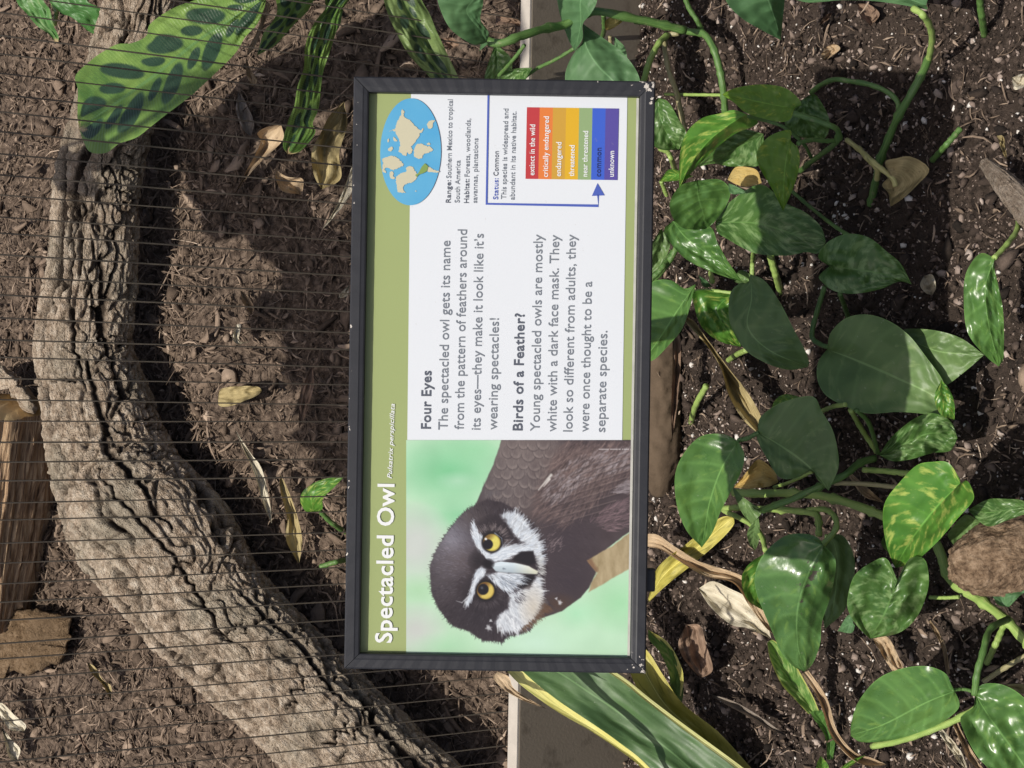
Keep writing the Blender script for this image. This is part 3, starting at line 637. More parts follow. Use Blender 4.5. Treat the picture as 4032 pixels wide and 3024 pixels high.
def strokes(items):
    """items: x0, y0, x1, y1, half width, colour, opacity"""
    G = img.reshape(gn, gm, 3)
    for x0, y0, x1, y1, w_, col, op in items:
        i0 = max(0, int((min(x0, x1)-w_-418)/stx)); i1 = min(gn, int((max(x0, x1)+w_-418)/stx)+2); j0 = max(0, int((min(y0, y1)-w_-58)/sty)); j1 = min(gm, int((max(y0, y1)+w_-58)/sty)+2)
        if i0 >= i1 or j0 >= j1: continue
        x = gx[i0:i1, j0:j1]; y = gy[i0:i1, j0:j1]; ex_, ey_ = x1-x0, y1-y0; t = np.clip(((x-x0)*ex_+(y-y0)*ey_)/(ex_*ex_+ey_*ey_+1e-9), 0, 1)
        d = np.hypot(x-x0-t*ex_, y-y0-t*ey_); a = np.clip(1.1-d/(w_*(1-.6*t)+.8), 0, 1)*op*(1-.25*t); G[i0:i1, j0:j1] += (np.array(col)-G[i0:i1, j0:j1])*a[..., None]
def sample(poly, n):
    p = np.asarray(poly, float); lo, hi = p.min(0), p.max(0); out = np.zeros((0, 2))
    while len(out) < n:
        q = RS.uniform(lo, hi, (n*3, 2)); out = np.vstack([out, q[inside(poly, q[:, 0], q[:, 1])]])
    return out[:n]
def fill_strokes(poly, n, dirf, ln, w_, c0, c1, op=.8, jit=.25):
    it = []
    for x, y in sample(poly, n):
        a = dirf(x, y)+RS.normal(0, jit); L_ = ln*RS.uniform(.6, 1.3); k = RS.random(); it.append((x, y, x+math.cos(a)*L_, y+math.sin(a)*L_, w_*RS.uniform(.7, 1.3), [c0[i]+(c1[i]-c0[i])*k for i in range(3)], op*RS.uniform(.6, 1)))
    strokes(it)
away = lambda cx, cy, tw=0: (lambda x, y: math.atan2(y-cy, x-cx)+tw)
img = np.repeat(cc(186, 222, 190), len(X), 0)
for b_ in [(700, 260, 420, 260, (122, 198, 146), .95, .8), (760, 560, 300, 160, (134, 204, 156), .8, 1), (880, 120, 300, 120, (150, 212, 165), .8, 1), (760, 330, 160, 70, (178, 218, 190), .7, 1), (480, 760, 270, 300, (198, 206, 200), 1.2, .8), (500, 1060, 200, 120, (172, 216, 172), .7, 1), (480, 1330, 230, 200, (196, 202, 196), 1.1, .8),
           (700, 1440, 260, 110, (168, 216, 176), .8, 1), (1300, 1420, 420, 190, (196, 230, 208), .9, .8), (1650, 1330, 330, 260, (188, 226, 194), .9, .8), (1850, 1150, 260, 220, (164, 218, 172), 1, .8), (1560, 1220, 160, 120, (160, 222, 178), .6, 1)]: blob(*b_)
img = img+7*Nf(.006, .006, 2, 2)
branch = [(1605, 862), (1690, 820), (1800, 770), (1900, 690), (2010, 600), (2010, 870), (1800, 985), (1640, 1080), (1660, 1010), (1700, 948)]
body_ = [(1062, 40), (1030, 150), (985, 260), (940, 360), (888, 480), (860, 520), (1000, 760), (1200, 1000), (1330, 1250), (1460, 1206), (1590, 1112), (1645, 1045), (1690, 945), (1626, 866), (1760, 790), (1890, 690), (2010, 600), (2010, 40)]
put(branch, cc(168, 152, 118)+26*Nf(.02, .006, 3)+12*Nf(.06, .03, 4), 8, 6); put([(1605, 862), (1660, 850), (1705, 930), (1690, 960), (1650, 920)], cc(120, 86, 64), 22, 10, .03, .7)
MASK = np.clip(sdist(body_, 5)/8+.5, 0, 1)
put(body_, cc(72, 62, 64)+10*Nf(.01, .01, 5), 8, 5)
for b_ in [(1130, 260, 240, 380, (122, 112, 110), 1.0, .7), (1250, 120, 260, 160, (132, 120, 116), .9, .7), (1560, 260, 330, 190, (124, 106, 100), .9, .7), (1800, 180, 240, 130, (116, 100, 98), .8, .7), (1000, 420, 150, 120, (96, 92, 96), .7, 1), (1300, 560, 150, 200, (92, 80, 78), .6, 1), (1480, 760, 280, 330, (62, 54, 60), .8, .7), (1500, 1000, 220, 170, (60, 52, 58), .9, .7), (1440, 1150, 130, 80, (78, 58, 46), .8, 1)]: blob(*b_)
# rounded back feathers, overlapping, each with a paler rim
it = []
rows = []
for r_ in range(7):
    for c_ in range(6):
        rows.append((1000+c_*74+(r_ % 2)*37-r_*4+RS.normal(0, 8), 470-r_*66+RS.normal(0, 7), RS.uniform(34, 44)))
wing_p = [(1070, 60), (1040, 150), (990, 280), (950, 370), (930, 470), (1150, 520), (1280, 470), (1340, 330), (1400, 180), (1480, 60)]
for cx, cy, R_ in rows:
    if not inside(wing_p, np.array(cx), np.array(cy)): continue
    d = np.hypot((X-cx)/R_, (Y-cy)/(R_*1.15)); low = np.clip((Y-cy)/R_+.35, 0, 1); rim = np.exp(-((d-.86)/.24)**2)*low*.5*np.clip(.75+.9*Nf(.02, .02, 44)[:, 0], 0, 1); ins_ = np.clip((1-d)*6, 0, 1)*.5
    img = img+(cc(92, 82, 82)-img)*ins_[:, None]*.8; img = img+(cc(158, 146, 140)-img)*rim[:, None]; sh = np.exp(-((d-1.13)/.10)**2)*low*.5; img = img+(cc(64, 56, 58)-img)*sh[:, None]
fill_strokes(wing_p, 900, lambda x, y: 1.75, 26, 3.2, (84, 76, 78), (150, 138, 132), .35)
# long wing feathers running to the upper right
wing2 = [(1300, 560), (1290, 420), (1390, 260), (1450, 120), (1500, 60), (2010, 60), (2010, 420), (1850, 330), (1700, 470), (1500, 640)]
fill_strokes(wing2, 1500, lambda x, y: 2.25+.25*math.sin(x*.01), 70, 7, (74, 60, 60), (150, 130, 124), .45, .2)
fill_strokes([(1330, 420), (1480, 200), (1700, 120), (1950, 90), (1950, 230), (1700, 300), (1450, 470)], 240, lambda x, y: 2.4, 60, 10, (150, 142, 146), (182, 174, 176), .42, .25)
fill_strokes(wing2, 420, lambda x, y: 2.3, 55, 6, (52, 44, 46), (66, 54, 52), .5, .25)
for k in range(9): strokes([(2000-k*25, 110+k*52, 1560-k*30, 260+k*50, 7, (58, 50, 52), .45), (2000-k*25, 98+k*52, 1560-k*30, 248+k*50, 4, (158, 142, 134), .4)])
strokes([(1390, 292, 1305, 392, 13, (214, 212, 206), .95), (1380, 320, 1340, 370, 9, (228, 226, 220), .9)])
fill_strokes([(1640, 600), (1760, 510), (1850, 470), (1960, 440), (1960, 580), (1880, 640), (1760, 670)], 260, away(1600, 660), 54, 5, (104, 86, 90), (152, 128, 132), .55)
fill_strokes([(1780, 410), (1860, 340), (1960, 320), (1960, 390), (1860, 420)], 140, away(1700, 420), 42, 5, (120, 110, 114), (168, 160, 162), .55)
fill_strokes([(1340, 620), (1640, 560), (1700, 700), (1560, 1000), (1400, 1140), (1360, 960)], 900, lambda x, y: .5, 30, 3, (54, 46, 50), (84, 72, 76), .4)
fill_strokes([(1360, 700), (1460, 680), (1460, 800), (1360, 820)], 40, lambda x, y: -.7, 26, 4, (140, 124, 126), (176, 160, 160), .5)
# head
head = [(880, 500), (960, 455), (1060, 475), (1180, 540), (1290, 640), (1345, 770), (1345, 960), (1335, 1100), (1392, 1170), (1270, 1290), (1245, 1335), (1180, 1355), (1110, 1372), (1060, 1412), (930, 1400), (850, 1345), (720, 1295), (640, 1195), (588, 1080), (576, 900), (618, 800), (680, 695), (760, 590), (830, 525)]
MASK = np.clip(sdist(head, 8, .03)/10+.5, 0, 1)
put(head, cc(58, 50, 54)+8*Nf(.02, .02, 8), 10, 8, .03)
for b_ in [(720, 740, 190, 260, (124, 122, 132), 1.1, .7), (850, 560, 160, 130, (92, 84, 84), .7, 1), (650, 950, 130, 250, (86, 80, 84), .8, .8), (800, 870, 190, 150, (84, 72, 72), .6, 1), (900, 1250, 260, 180, (44, 38, 44), .8, .7)]: blob(*b_)
it = []
for x, y in sample(head, 3600):
    a = math.atan2(y-920, x-1050)+RS.normal(0, .25); b0 = max(0., 1.2-math.hypot((x-720)/230, (y-780)/300)); k = RS.normal(0, 16); c_ = 50+66*b0+k; L_ = RS.uniform(12, 30); it.append((x, y, x+math.cos(a)*L_, y+math.sin(a)*L_, RS.uniform(2, 4), (c_+3, c_-3, c_+2+6*b0), .5))
strokes(it)
it = []
for k in range(260):                                                   # ragged outline of the crown and nape
    i = RS.integers(0, len(head)); a, b_ = np.array(head[i-1]), np.array(head[i]); q = a+(b_-a)*RS.random(); an = math.atan2(q[1]-920, q[0]-1000)+RS.normal(0, .35); it.append((q[0], q[1], q[0]+math.cos(an)*RS.uniform(6, 17), q[1]+math.sin(an)*RS.uniform(6, 17), 4, (64, 56, 60), .75))
strokes(it)
eye1, eye2 = (992, 745), (950, 1067)
blob(1010, 700, 150, 150, (40, 34, 38), .9, .5); blob(940, 1080, 160, 150, (38, 32, 36), .9, .5); blob(905, 870, 80, 90, (34, 29, 33), .9, .6)
it = []
for k in range(150):
    a = RS.uniform(-2.75, .6); r0 = RS.uniform(78, 110); r1 = r0+RS.uniform(20, 46); g_ = RS.uniform(80, 150); it.append((eye1[0]+r0*math.cos(a), eye1[1]+r0*math.sin(a), eye1[0]+r1*math.cos(a), eye1[1]+r1*math.sin(a), 2.6, (g_+4, g_-6, g_-6), .6))
    a = RS.uniform(-.6, 2.4); g_ = RS.uniform(50, 84); it.append((eye2[0]+r0*math.cos(a), eye2[1]+r0*math.sin(a), eye2[0]+r1*math.cos(a), eye2[1]+r1*math.sin(a), 2.6, (g_+3, g_-4, g_), .6))
strokes(it)
def plume(poly, n, dirf, ln=46, w_=4.5, lo=(186, 198, 212), hi=(238, 244, 248), base=.8):
    put(poly, cc(206, 214, 222), 24, 14, .04, base); fill_strokes(poly, n, dirf, ln, w_, lo, hi, .85)
up_ = [(1052, 562), (1110, 538), (1180, 566), (1252, 650), (1310, 748), (1335, 860), (1318, 915), (1288, 850), (1245, 775), (1200, 742), (1150, 702), (1108, 632)]
plume(up_, 260, away(1010, 860), 44); fill_strokes([(1150, 700), (1230, 760), (1290, 850), (1310, 900), (1260, 860), (1190, 790)], 60, lambda x, y: .9, 34, 3, (60, 58, 64), (100, 98, 104), .55)
fill_strokes([(1270, 780), (1335, 880), (1335, 1000), (1295, 1000), (1285, 880)], 90, away(1150, 880), 30, 4, (150, 152, 150), (226, 228, 226), .7)
plume([(853, 632), (880, 618), (902, 680), (932, 720), (962, 790), (990, 822), (975, 872), (940, 830), (900, 790), (868, 720)], 170, lambda x, y: -1.9, 34, 4)
plume([(955, 848), (1010, 802), (1080, 770), (1150, 758), (1240, 765), (1280, 798), (1200, 802), (1130, 838), (1050, 868), (975, 885)], 200, lambda x, y: -.42+(x-960)*.0008, 60, 3.6)
put([(1130, 855), (1190, 806), (1268, 800), (1290, 882), (1240, 900), (1170, 876)], cc(30, 26, 30), 16, 8); put([(1160, 968), (1290, 958), (1258, 1035), (1180, 1055), (1140, 1015)], cc(30, 26, 30), 16, 8)
plume([(960, 918), (930, 903), (888, 930), (868, 1000), (850, 1060), (838, 1108), (815, 1140), (830, 1165), (862, 1112), (892, 1062), (902, 1000), (942, 962)], 150, lambda x, y: 1.95, 34, 3.6)
strokes([(838, 1105, 792, 1148, 7, (200, 205, 210), .9), (792, 1148, 752, 1136, 5, (170, 172, 176), .8), (815, 1140, 800, 1180, 6, (200, 205, 208), .8)])
plume([(955, 962), (1050, 940), (1160, 952), (1205, 968), (1172, 1010), (1132, 1062), (1088, 1068), (1030, 1028), (985, 985)], 220, away(930, 930, .12), 60, 3.4)
fill_strokes([(1000, 960), (1170, 965), (1120, 1050), (1040, 1010)], 60, away(930, 930, .12), 60, 2.2, (84, 92, 104), (130, 138, 150), .6)
put([(978, 893), (1050, 872), (1150, 882), (1240, 903), (1304, 940), (1292, 957), (1200, 952), (1100, 947), (1020, 938)], cc(196, 210, 218)+26*np.clip((908-Y)/36, -1, 1)[:, None]+(cc(232, 234, 214)-cc(196, 210, 218))*np.clip((X-1130)/150, 0, 1)[:, None], 8, 2)
strokes([(985, 900, 1110, 892, 7, (226, 236, 244), .7), (1070, 920, 1085, 922, 9, (104, 112, 124), .8), (1100, 948, 1290, 958, 4, (96, 100, 104), .7)]); blob(968, 888, 46, 40, (24, 20, 24), 1.4, .6)
low_ = [(1112, 1088), (1180, 1064), (1250, 1048), (1290, 968), (1322, 1000), (1334, 1100), (1298, 1200), (1240, 1288), (1160, 1338), (1065, 1346), (1014, 1290), (1042, 1230), (1105, 1190)]
plume(low_, 520, away(1000, 1000), 40, 4.5, (196, 204, 212), (240, 244, 246)); blob(1270, 1180, 110, 180, (196, 186, 168), .75, .8)
fill_strokes([(1130, 1060), (1200, 1070), (1215, 1140), (1150, 1150)], 46, away(980, 960), 30, 3, (50, 46, 52), (96, 92, 98), .7)
fill_strokes([(1180, 1340), (1260, 1290), (1390, 1180), (1340, 1150), (1290, 1240), (1200, 1310)], 170, away(1000, 1000), 30, 5, (84, 62, 46), (112, 88, 70), .6)
for (x, y, r) in ((972, 1318, 28), (986, 1270, 14), (1448, 1145, 22), (1425, 1120, 12)):
    for k in range(10): a = RS.uniform(0, 6.28); strokes([(x+r*.3*math.cos(a), y+r*.3*math.sin(a), x+r*.8*math.cos(a), y+r*.8*math.sin(a), r*.42, (196, 198, 202), .5)])
for (ex_, ey_), pr, yc, dk in ((eye1, (-26, 12, 34), (218, 208, 104), 0), (eye2, (-16, -8, 37), (210, 188, 98), 1)):
    e = lambda r, w_, col, dx=0, dy=0, op=1: np.clip((r-np.hypot(X-ex_-dx, Y-ey_-dy))/w_+.5, 0, 1)[:, None]*op
    img = img+(cc(24, 20, 22)-img)*e(70, 14, 0)
    sh_ = np.clip((-(X-ex_)*.9-(Y-ey_)*.75+(14 if dk else -4))/(52 if dk else 60), 0, 1)[:, None]; iris = cc(*yc)+(cc(104, 66, 34)-cc(*yc))*sh_+14*Nf(.05, .05, 90)
    img = img+(iris-img)*e(57, 9, 0); img = img+(cc(150, 126, 52)-img)*(e(58, 6, 0)-e(50, 6, 0))*.5; img = img+(cc(22, 20, 26)-img)*e(pr[2], 8, 0, pr[0], pr[1])
    if not dk: img = img+(cc(232, 236, 240)-img)*e(8, 6, 0, -40, -24, .9); strokes([(1012, 682, 1058, 716, 6, (150, 160, 174), .8), (1058, 716, 1064, 760, 5, (120, 130, 146), .7)])
    else: img = img+(cc(90, 92, 100)-img)*e(9, 8, 0, -24, -18, .8)
img = img+(cc(206, 202, 202)-img)*(((np.abs(Y-112-X*.004) < 5) & (X > 1700) & (X < 1952) & (Nf(.09, .001, 22)[:, 0] > -.1)).astype(float)[:, None])*.6
img = img+(cc(186, 176, 120)-img)*np.clip((X-1930+10*Nf(.02, .02, 61)[:, 0])/26, 0, 1)[:, None]*(Y > 700)[:, None]*.55
img = np.clip(img+4*Nf(.3, .3, 21, 2), 4, 250)/255
lin = np.where(img <= .04045, img/12.92, ((img+.055)/1.055)**2.4)*.78
m, n, b, L = mat('printed owl photograph'); L(attr(n, 'print_colour').outputs['Color'], b.inputs['Base Color']); b.inputs['Roughness'].default_value = .4; b.inputs['Specular IOR Level'].default_value = .4
o = mesh('owl_picture', W3(LA('C', np.stack([X, Y], 1)), PZ+.0004), gridF(gn, gm), m, panel, cols=lin, smooth=False)
if o.data.polygons[0].normal.dot(Vector(ez)) < 0: o.data.flip_normals()
# ------------------------------------------------------------------ leaves
def leaf_mat(name, base, light, vcol=None, var=0.0, rough=.36, vein=.35, gloss=.5, edge=None, speck=.15, trans=.18, grain=7):
    m, n, b, L = mat(name)
    uv = node(n, 'ShaderNodeUVMap').outputs[0]; sep = node(n, 'ShaderNodeSeparateXYZ'); L(uv, sep.inputs[0]); u, v = sep.outputs[0], sep.outputs[1]
    av = mth(n, 'ABSOLUTE', mth(n, 'SUBTRACT', v, .5))
    f = noise(n, 22, 5); c = mixc(n, ramp(n, f, (.35, W01[0]), (.65, W01[1])), base, light)
    # side veins sweep forward from the midrib
    ph = mth(n, 'SUBTRACT', mth(n, 'MULTIPLY', u, grain*6.28), mth(n, 'MULTIPLY', av, 16)); wv = mth(n, 'SINE', mth(n, 'ADD', ph, mth(n, 'MULTIPLY', noise(n, 14, 3), 5)))
    wv01 = mth(n, 'MULTIPLY_ADD', wv, .5, .5)
    c = mixc(n, mth(n, 'MULTIPLY', mth(n, 'POWER', wv01, 9), vein*.6), c, tuple(min(1, x*1.5+.01) for x in light))
    if vcol is not None:
        co = node(n, 'ShaderNodeCombineXYZ'); L(mth(n, 'SUBTRACT', mth(n, 'MULTIPLY', u, 9), mth(n, 'MULTIPLY', av, 5)), co.inputs[0]); L(mth(n, 'MULTIPLY', v, 3.2), co.inputs[1])
        oi = node(n, 'ShaderNodeObjectInfo'); L(mth(n, 'MULTIPLY', oi.outputs['Random'], 40), co.inputs[2])
        vf = noise(n, 1.6, 6, co.outputs[0], .62); c = mixc(n, mth(n, 'MULTIPLY', ramp(n, vf, (.60-var*.16, W01[0]), (.70-var*.12, W01[1])), .85), c, vcol)
    if speck: c = mixc(n, mth(n, 'MULTIPLY', ramp(n, noise(n, 260, 2), (.70, W01[0]), (.76, W01[1])), speck), c, (.42, .45, .36))
    c = mixc(n, mth(n, 'MULTIPLY', mth(n, 'LESS_THAN', av, .012), .65), c, tuple(min(1, x*1.7+.02) for x in light))
    rim = mth(n, 'GREATER_THAN', mth(n, 'ADD', av, mth(n, 'MULTIPLY', noise(n, 60, 4), .03 if edge is None else .05)), .508 if edge is None else .46)
    c = mixc(n, mth(n, 'MULTIPLY', rim, .55 if edge is None else 1.0), c, edge or tuple(min(1, x*1.6) for x in light))
    L(c, b.inputs['Base Color']); b.inputs['Specular IOR Level'].default_value = gloss
    L(mth(n, 'MULTIPLY_ADD', noise(n, 50, 4), .25, rough-.12), b.inputs['Roughness'])
    bump(n, b, mth(n, 'ADD', mth(n, 'MULTIPLY', wv, .55), mth(n, 'MULTIPLY', noise(n, 120, 3), .5)), .38*vein+.1, .0022)
    tr = node(n, 'ShaderNodeBsdfTranslucent'); L(mixc(n, .35, c, (.3, .45, .05), 'MIX'), tr.inputs[0]); ms = node(n, 'ShaderNodeMixShader'); ms.inputs[0].default_value = trans
    L(b.outputs[0], ms.inputs[1]); L(tr.outputs[0], ms.inputs[2]); L(ms.outputs[0], n.nodes['Material Output'].inputs[0]); return m
LM = {'g': leaf_mat('pothos leaf', (.05, .125, .027), (.095, .2, .046), (.14, .25, .055), .25, trans=.15, speck=.3, vein=.55, rough=.3),
      'd': leaf_mat('shade-lifted pothos leaf', (.085, .15, .048), (.12, .20, .065), (.17, .25, .09), .2, rough=.45, trans=.10, speck=.25, gloss=.4),  # copy for leaves in shade, base colour raised to lift their shadow
      'b': leaf_mat('bright pothos leaf', (.055, .165, .022), (.095, .235, .03), (.38, .46, .10), .5, rough=.36),
      'v': leaf_mat('variegated pothos leaf', (.045, .108, .024), (.075, .158, .036), (.20, .31, .12), .7),
      'm': leaf_mat('matt grey green leaf', (.065, .155, .062), (.10, .205, .085), rough=.55, vein=.3, gloss=.35, speck=.1, trans=.25),
      'y': leaf_mat('yellow green leaf', (.10, .215, .02), (.135, .265, .028), (.35, .42, .05), .3, rough=.4, trans=.3),
      'yd': leaf_mat('yellowed leaf', (.34, .26, .07), (.50, .42, .14), rough=.6, trans=.2, gloss=.25, edge=(.3, .2, .06)),
      'sn': leaf_mat('snake plant leaf', (.048, .10, .034), (.075, .145, .048), (.10, .18, .065), .3, rough=.46, vein=.12, speck=.35, trans=.08, grain=2),
      'syl': leaf_mat('yellow snake plant leaf', (.36, .31, .05), (.50, .45, .12), (.2, .19, .04), .5, rough=.5, vein=.1, trans=.1, grain=2)}
LM['dust'] = leaf_mat('soil dusted leaf', (.045, .11, .028), (.078, .165, .044), (.12, .22, .05), .2, rough=.28, trans=.12, speck=.4, vein=.6)
_n = LM['dust'].node_tree; _b = _n.nodes['Principled BSDF']; _s = node(_n, 'ShaderNodeSeparateXYZ'); _n.links.new(node(_n, 'ShaderNodeUVMap').outputs[0], _s.inputs[0])
_k = mth(_n, 'SUBTRACT', .62, mth(_n, 'ADD', mth(_n, 'MULTIPLY', mth(_n, 'ABSOLUTE', mth(_n, 'SUBTRACT', _s.outputs[1], .55)), .9), mth(_n, 'MULTIPLY', mth(_n, 'ABSOLUTE', mth(_n, 'SUBTRACT', _s.outputs[0], .27)), .75)))
_d = ramp(_n, mth(_n, 'ADD', mth(_n, 'MULTIPLY', noise(_n, 130, 4, rough=.7), .9), mth(_n, 'MULTIPLY', _k, .55)), (.78, W01[0]), (.82, W01[1])); _old = _b.inputs['Base Color'].links[0].from_socket
_c = mixc(_n, _d, _old, (.045, .034, .027)); _n.links.new(_c, _b.inputs['Base Color']); _rl = _b.inputs['Roughness'].links[0].from_socket; _n.links.new(mth(_n, 'ADD', _rl, mth(_n, 'MULTIPLY', _d, .5)), _b.inputs['Roughness'])
def dry_mat(name, stops, vein=1.0, rough=.75):
    m, n, b, L = mat(name); uv = node(n, 'ShaderNodeUVMap').outputs[0]; mp = node(n, 'ShaderNodeMapping'); mp.inputs['Scale'].default_value = (1.6, 15, 1); L(uv, mp.inputs[0])
    f = noise(n, 2.2, 6, mp.outputs[0]); g_ = noise(n, 45, 5); h = mth(n, 'ADD', mth(n, 'MULTIPLY', f, .6), mth(n, 'MULTIPLY', g_, .4))
    c = ramp(n, h, *stops); c = mixc(n, mth(n, 'MULTIPLY', ramp(n, noise(n, 170, 3), (.62, W01[0]), (.72, W01[1])), .5), c, (.1, .06, .035)); L(c, b.inputs['Base Color']); b.inputs['Roughness'].default_value = rough; b.inputs['Specular IOR Level'].default_value = .3
    bump(n, b, h, .8, .003); return m
DRY = {'tan': dry_mat('dry tan leaf', [(.3, (.24, .16, .09)), (.5, (.46, .34, .21)), (.7, (.6, .48, .33))]),
       'brown': dry_mat('dry brown leaf', [(.3, (.1, .062, .042)), (.5, (.24, .16, .11)), (.7, (.36, .26, .19))]),
       'pale': dry_mat('bleached dry leaf', [(.3, (.36, .31, .21)), (.5, (.55, .5, .38)), (.72, (.7, .66, .55))]),
       'olive': dry_mat('yellowing dry leaf', [(.3, (.2, .16, .07)), (.5, (.36, .29, .14)), (.7, (.52, .43, .22))]),
       'gold': dry_mat('golden dry leaf', [(.3, (.32, .19, .05)), (.5, (.5, .36, .12)), (.72, (.58, .5, .25))]),
       'grey': dry_mat('grey dry leaf', [(.3, (.13, .1, .08)), (.5, (.26, .22, .18)), (.7, (.4, .35, .3))])}
def stem_mat(name, c, c2):
    m, n, b, L = mat(name); uv = node(n, 'ShaderNodeUVMap').outputs[0]; mp = node(n, 'ShaderNodeMapping'); mp.inputs['Scale'].default_value = (2, 7, 1); L(uv, mp.inputs[0])
    f = noise(n, 3, 5, mp.outputs[0]); c_ = mixc(n, ramp(n, f, (.35, W01[0]), (.68, W01[1])), c, c2); c_ = mixc(n, mth(n, 'MULTIPLY', ramp(n, noise(n, 150, 3), (.6, W01[0]), (.72, W01[1])), .35), c_, (.3, .26, .15)); L(c_, b.inputs['Base Color']); b.inputs['Roughness'].default_value = .45; bump(n, b, f, .4, .002); return m
STEM = {'g': stem_mat('green stem', (.055, .13, .03), (.12, .22, .055)), 'l': stem_mat('pale green stem', (.20, .33, .07), (.36, .46, .14)),
        't': stem_mat('tan stem', (.24, .22, .10), (.38, .33, .19)), 'y': stem_mat('yellow stem', (.38, .36, .12), (.52, .48, .22))}
def leaf(name, parent, tile, Ls, Rs, mid=None, hb=.1, ht=.07, tilt=(0, 0), fold=.012, arch=.008, rip=.003, mats='g', surf='bed', n=44, m=12, loc=None, attrs=None, M_=None, seed=None, curl=0.0):
    """Ls, Rs: the two margins from base to tip, traced on the photograph; heights are above the ground in metres"""
    sd = random.uniform(0, 90) if seed is None else seed
    l = crom(P(tile, Ls), n); r = crom(P(tile, Rs), n)
    c = crom(P(tile, [Ls[0]]+(mid or [])+[Ls[-1]]), n) if mid is not None else (l+r)/2
    u = np.linspace(0, 1, n); h = hb+(ht-hb)*u
    t0 = depth(c[:1], hb, surf)[0]; t1 = depth(c[-1:], ht, surf)[0]; tb = t0+(t1-t0)*u
    cols = []; uv = []
    s = np.concatenate([-np.linspace(1, 0, m+1), np.linspace(0, 1, m+1)[1:]])
    wid = np.maximum(np.linalg.norm(l-c, axis=1), np.linalg.norm(r-c, axis=1))/FPX*1.5
    G = np.zeros((n, len(s), 2)); D = np.zeros((n, len(s)))
    for k, sv in enumerate(s):
        e = l if sv < 0 else r; G[:, k] = c+(e-c)*abs(sv); tl = tilt[0] if sv < 0 else tilt[1]
        env = np.sin(np.pi*np.clip(u*.96+.02, 0, 1))**.6
        D[:, k] = env*(tl*abs(sv)+fold*abs(sv)**1.6)
        q = np.stack([u*4+sd, np.full(n, sv*1.6), np.full(n, sd)], 1); D[:, k] += rip*env*(fbm(q, 3)*2.2+.6*abs(sv)**2*np.sin(u*21+sd+sv*2))
    D += (arch*np.sin(np.pi*u))[:, None]-(curl*u**2)[:, None]
    px = G.reshape(-1, 2); V = C0+rays(px)*(np.repeat(tb, len(s))-D.ravel())[:, None]
    UV = np.stack([np.repeat(u, len(s)), np.tile(s*.5+.5, n)], 1)
    F = gridF(n, len(s)); mt = M_ or LM.get(mats) or DRY[mats]
    o = mesh(name, V, F, mt, parent, loc=loc if parent is None else None, uv=UV, attrs=attrs(UV) if attrs else None)
    if o.data.polygons[len(F)//2].normal.dot(Vector(-FW)) < 0: o.data.flip_normals()
    return o
def stem(parent, tile, pts, h, r, mats='g', name='stem', surf='bed', knob=0):
    """pts traced on the photograph, h height(s) above ground, r radius in tile px"""
    px = crom(P(tile, pts), 40); hh = np.interp(np.linspace(0, 1, 40), np.linspace(0, 1, len(np.atleast_1d(h))), np.atleast_1d(h)) if np.ndim(h) else np.full(40, h)
    t = depth(px, hh, surf); path = C0+rays(px)*t[:, None]
    k = np.linspace(0, 1, 40); rad = r/TILES[tile][2]*t.mean()/FPX*(1+.06*np.sin(k*40))
    for c in np.linspace(.12, .9, knob) if knob else []: rad = rad*(1+.42*np.exp(-((k-c)/.014)**2))
    V, F, uv = tube(path, rad, 10, rough=.18, seed=random.random()*9)
    return mesh(name, V, F, STEM[mats], parent, uv=uv)
def plant(tile, pt, label, cat='pothos', group='pothos plants around the sign', name='pothos_plant', surf='bed'):
    return thing(name, at(P(tile, [pt]), 0, surf)[0], label, cat, group)
def single(name, tile, Ls, Rs, label, cat, group=None, surf='bed', **k):
    o = leaf(name, None, tile, Ls, Rs, surf=surf, loc=at(P(tile, [np.mean(np.vstack([Ls, Rs]), 0)]), 0, surf)[0], **k); return tag(o, label, cat, group)

# --- climbing pothos at the top, sprawling over the edging board
p = plant(5, (300, 200), 'climbing pothos with pale matt leaves over the edging board above the sign')
leaf('leaf', p, 4, [(975, 262), (985, 200), (935, 120), (950, 30), (960, -60)], [(975, 262), (930, 278), (870, 268), (760, 192), (700, 95), (665, -20), (690, -60)], [(930, 180), (850, 60)], .30, .34, (0.0, .0), -.006, .01, .002, 'm')
leaf('leaf_tip', p, 4, [(975, 258), (945, 262), (934, 285), (928, 318)], [(975, 258), (978, 275), (958, 292), (928, 318)], None, .30, .29, mats='m', fold=.001, arch=0, rip=0, n=12, m=3)
leaf('leaf', p, 4, [(1630, -90), (1660, 0), (1625, 80), (1572, 150), (1570, 240), (1522, 318)], [(1600, -90), (1400, -60), (1412, 0), (1432, 100), (1480, 240), (1522, 318)], [(1560, 0), (1560, 150)], .20, .17, (.012, -.012), .004, .012, .003, 'm')
leaf('leaf', p, 4, [(1572, 148), (1700, 238), (1830, 338), (1925, 490), (1900, 640)], [(1572, 148), (1568, 260), (1524, 320), (1480, 400), (1462, 490), (1500, 600), (1900, 640)], [(1590, 280), (1660, 400), (1770, 510)], .17, .12, (-.01, -.02), .006, .012, .004, 'm')
leaf('leaf', p, 5, [(690, -160), (850, -100), (850, 0), (840, 110), (829, 228)], [(690, -160), (500, -120), (515, 0), (600, 98), (715, 168), (829, 228)], [(750, -20), (800, 120)], .15, .08, (-.012, .006), .0, .012, .003, 'm')
leaf('leaf', p, 4, [(1035, 248), (1065, 300), (1118, 350), (1132, 410), (1110, 520)], [(1035, 248), (992, 368), (962, 475), (970, 560), (1110, 520)], None, .10, .06, (.01, 0), .004, .006, .003, 'v', surf='bank')
leaf('leaf', p, 4, [(1260, 420), (1230, 470), (1180, 560), (1120, 580)], [(1260, 420), (1170, 425), (1080, 450), (1060, 540), (1120, 580)], None, .17, .16, (.01, 0), .004, .006, .003, 'v')
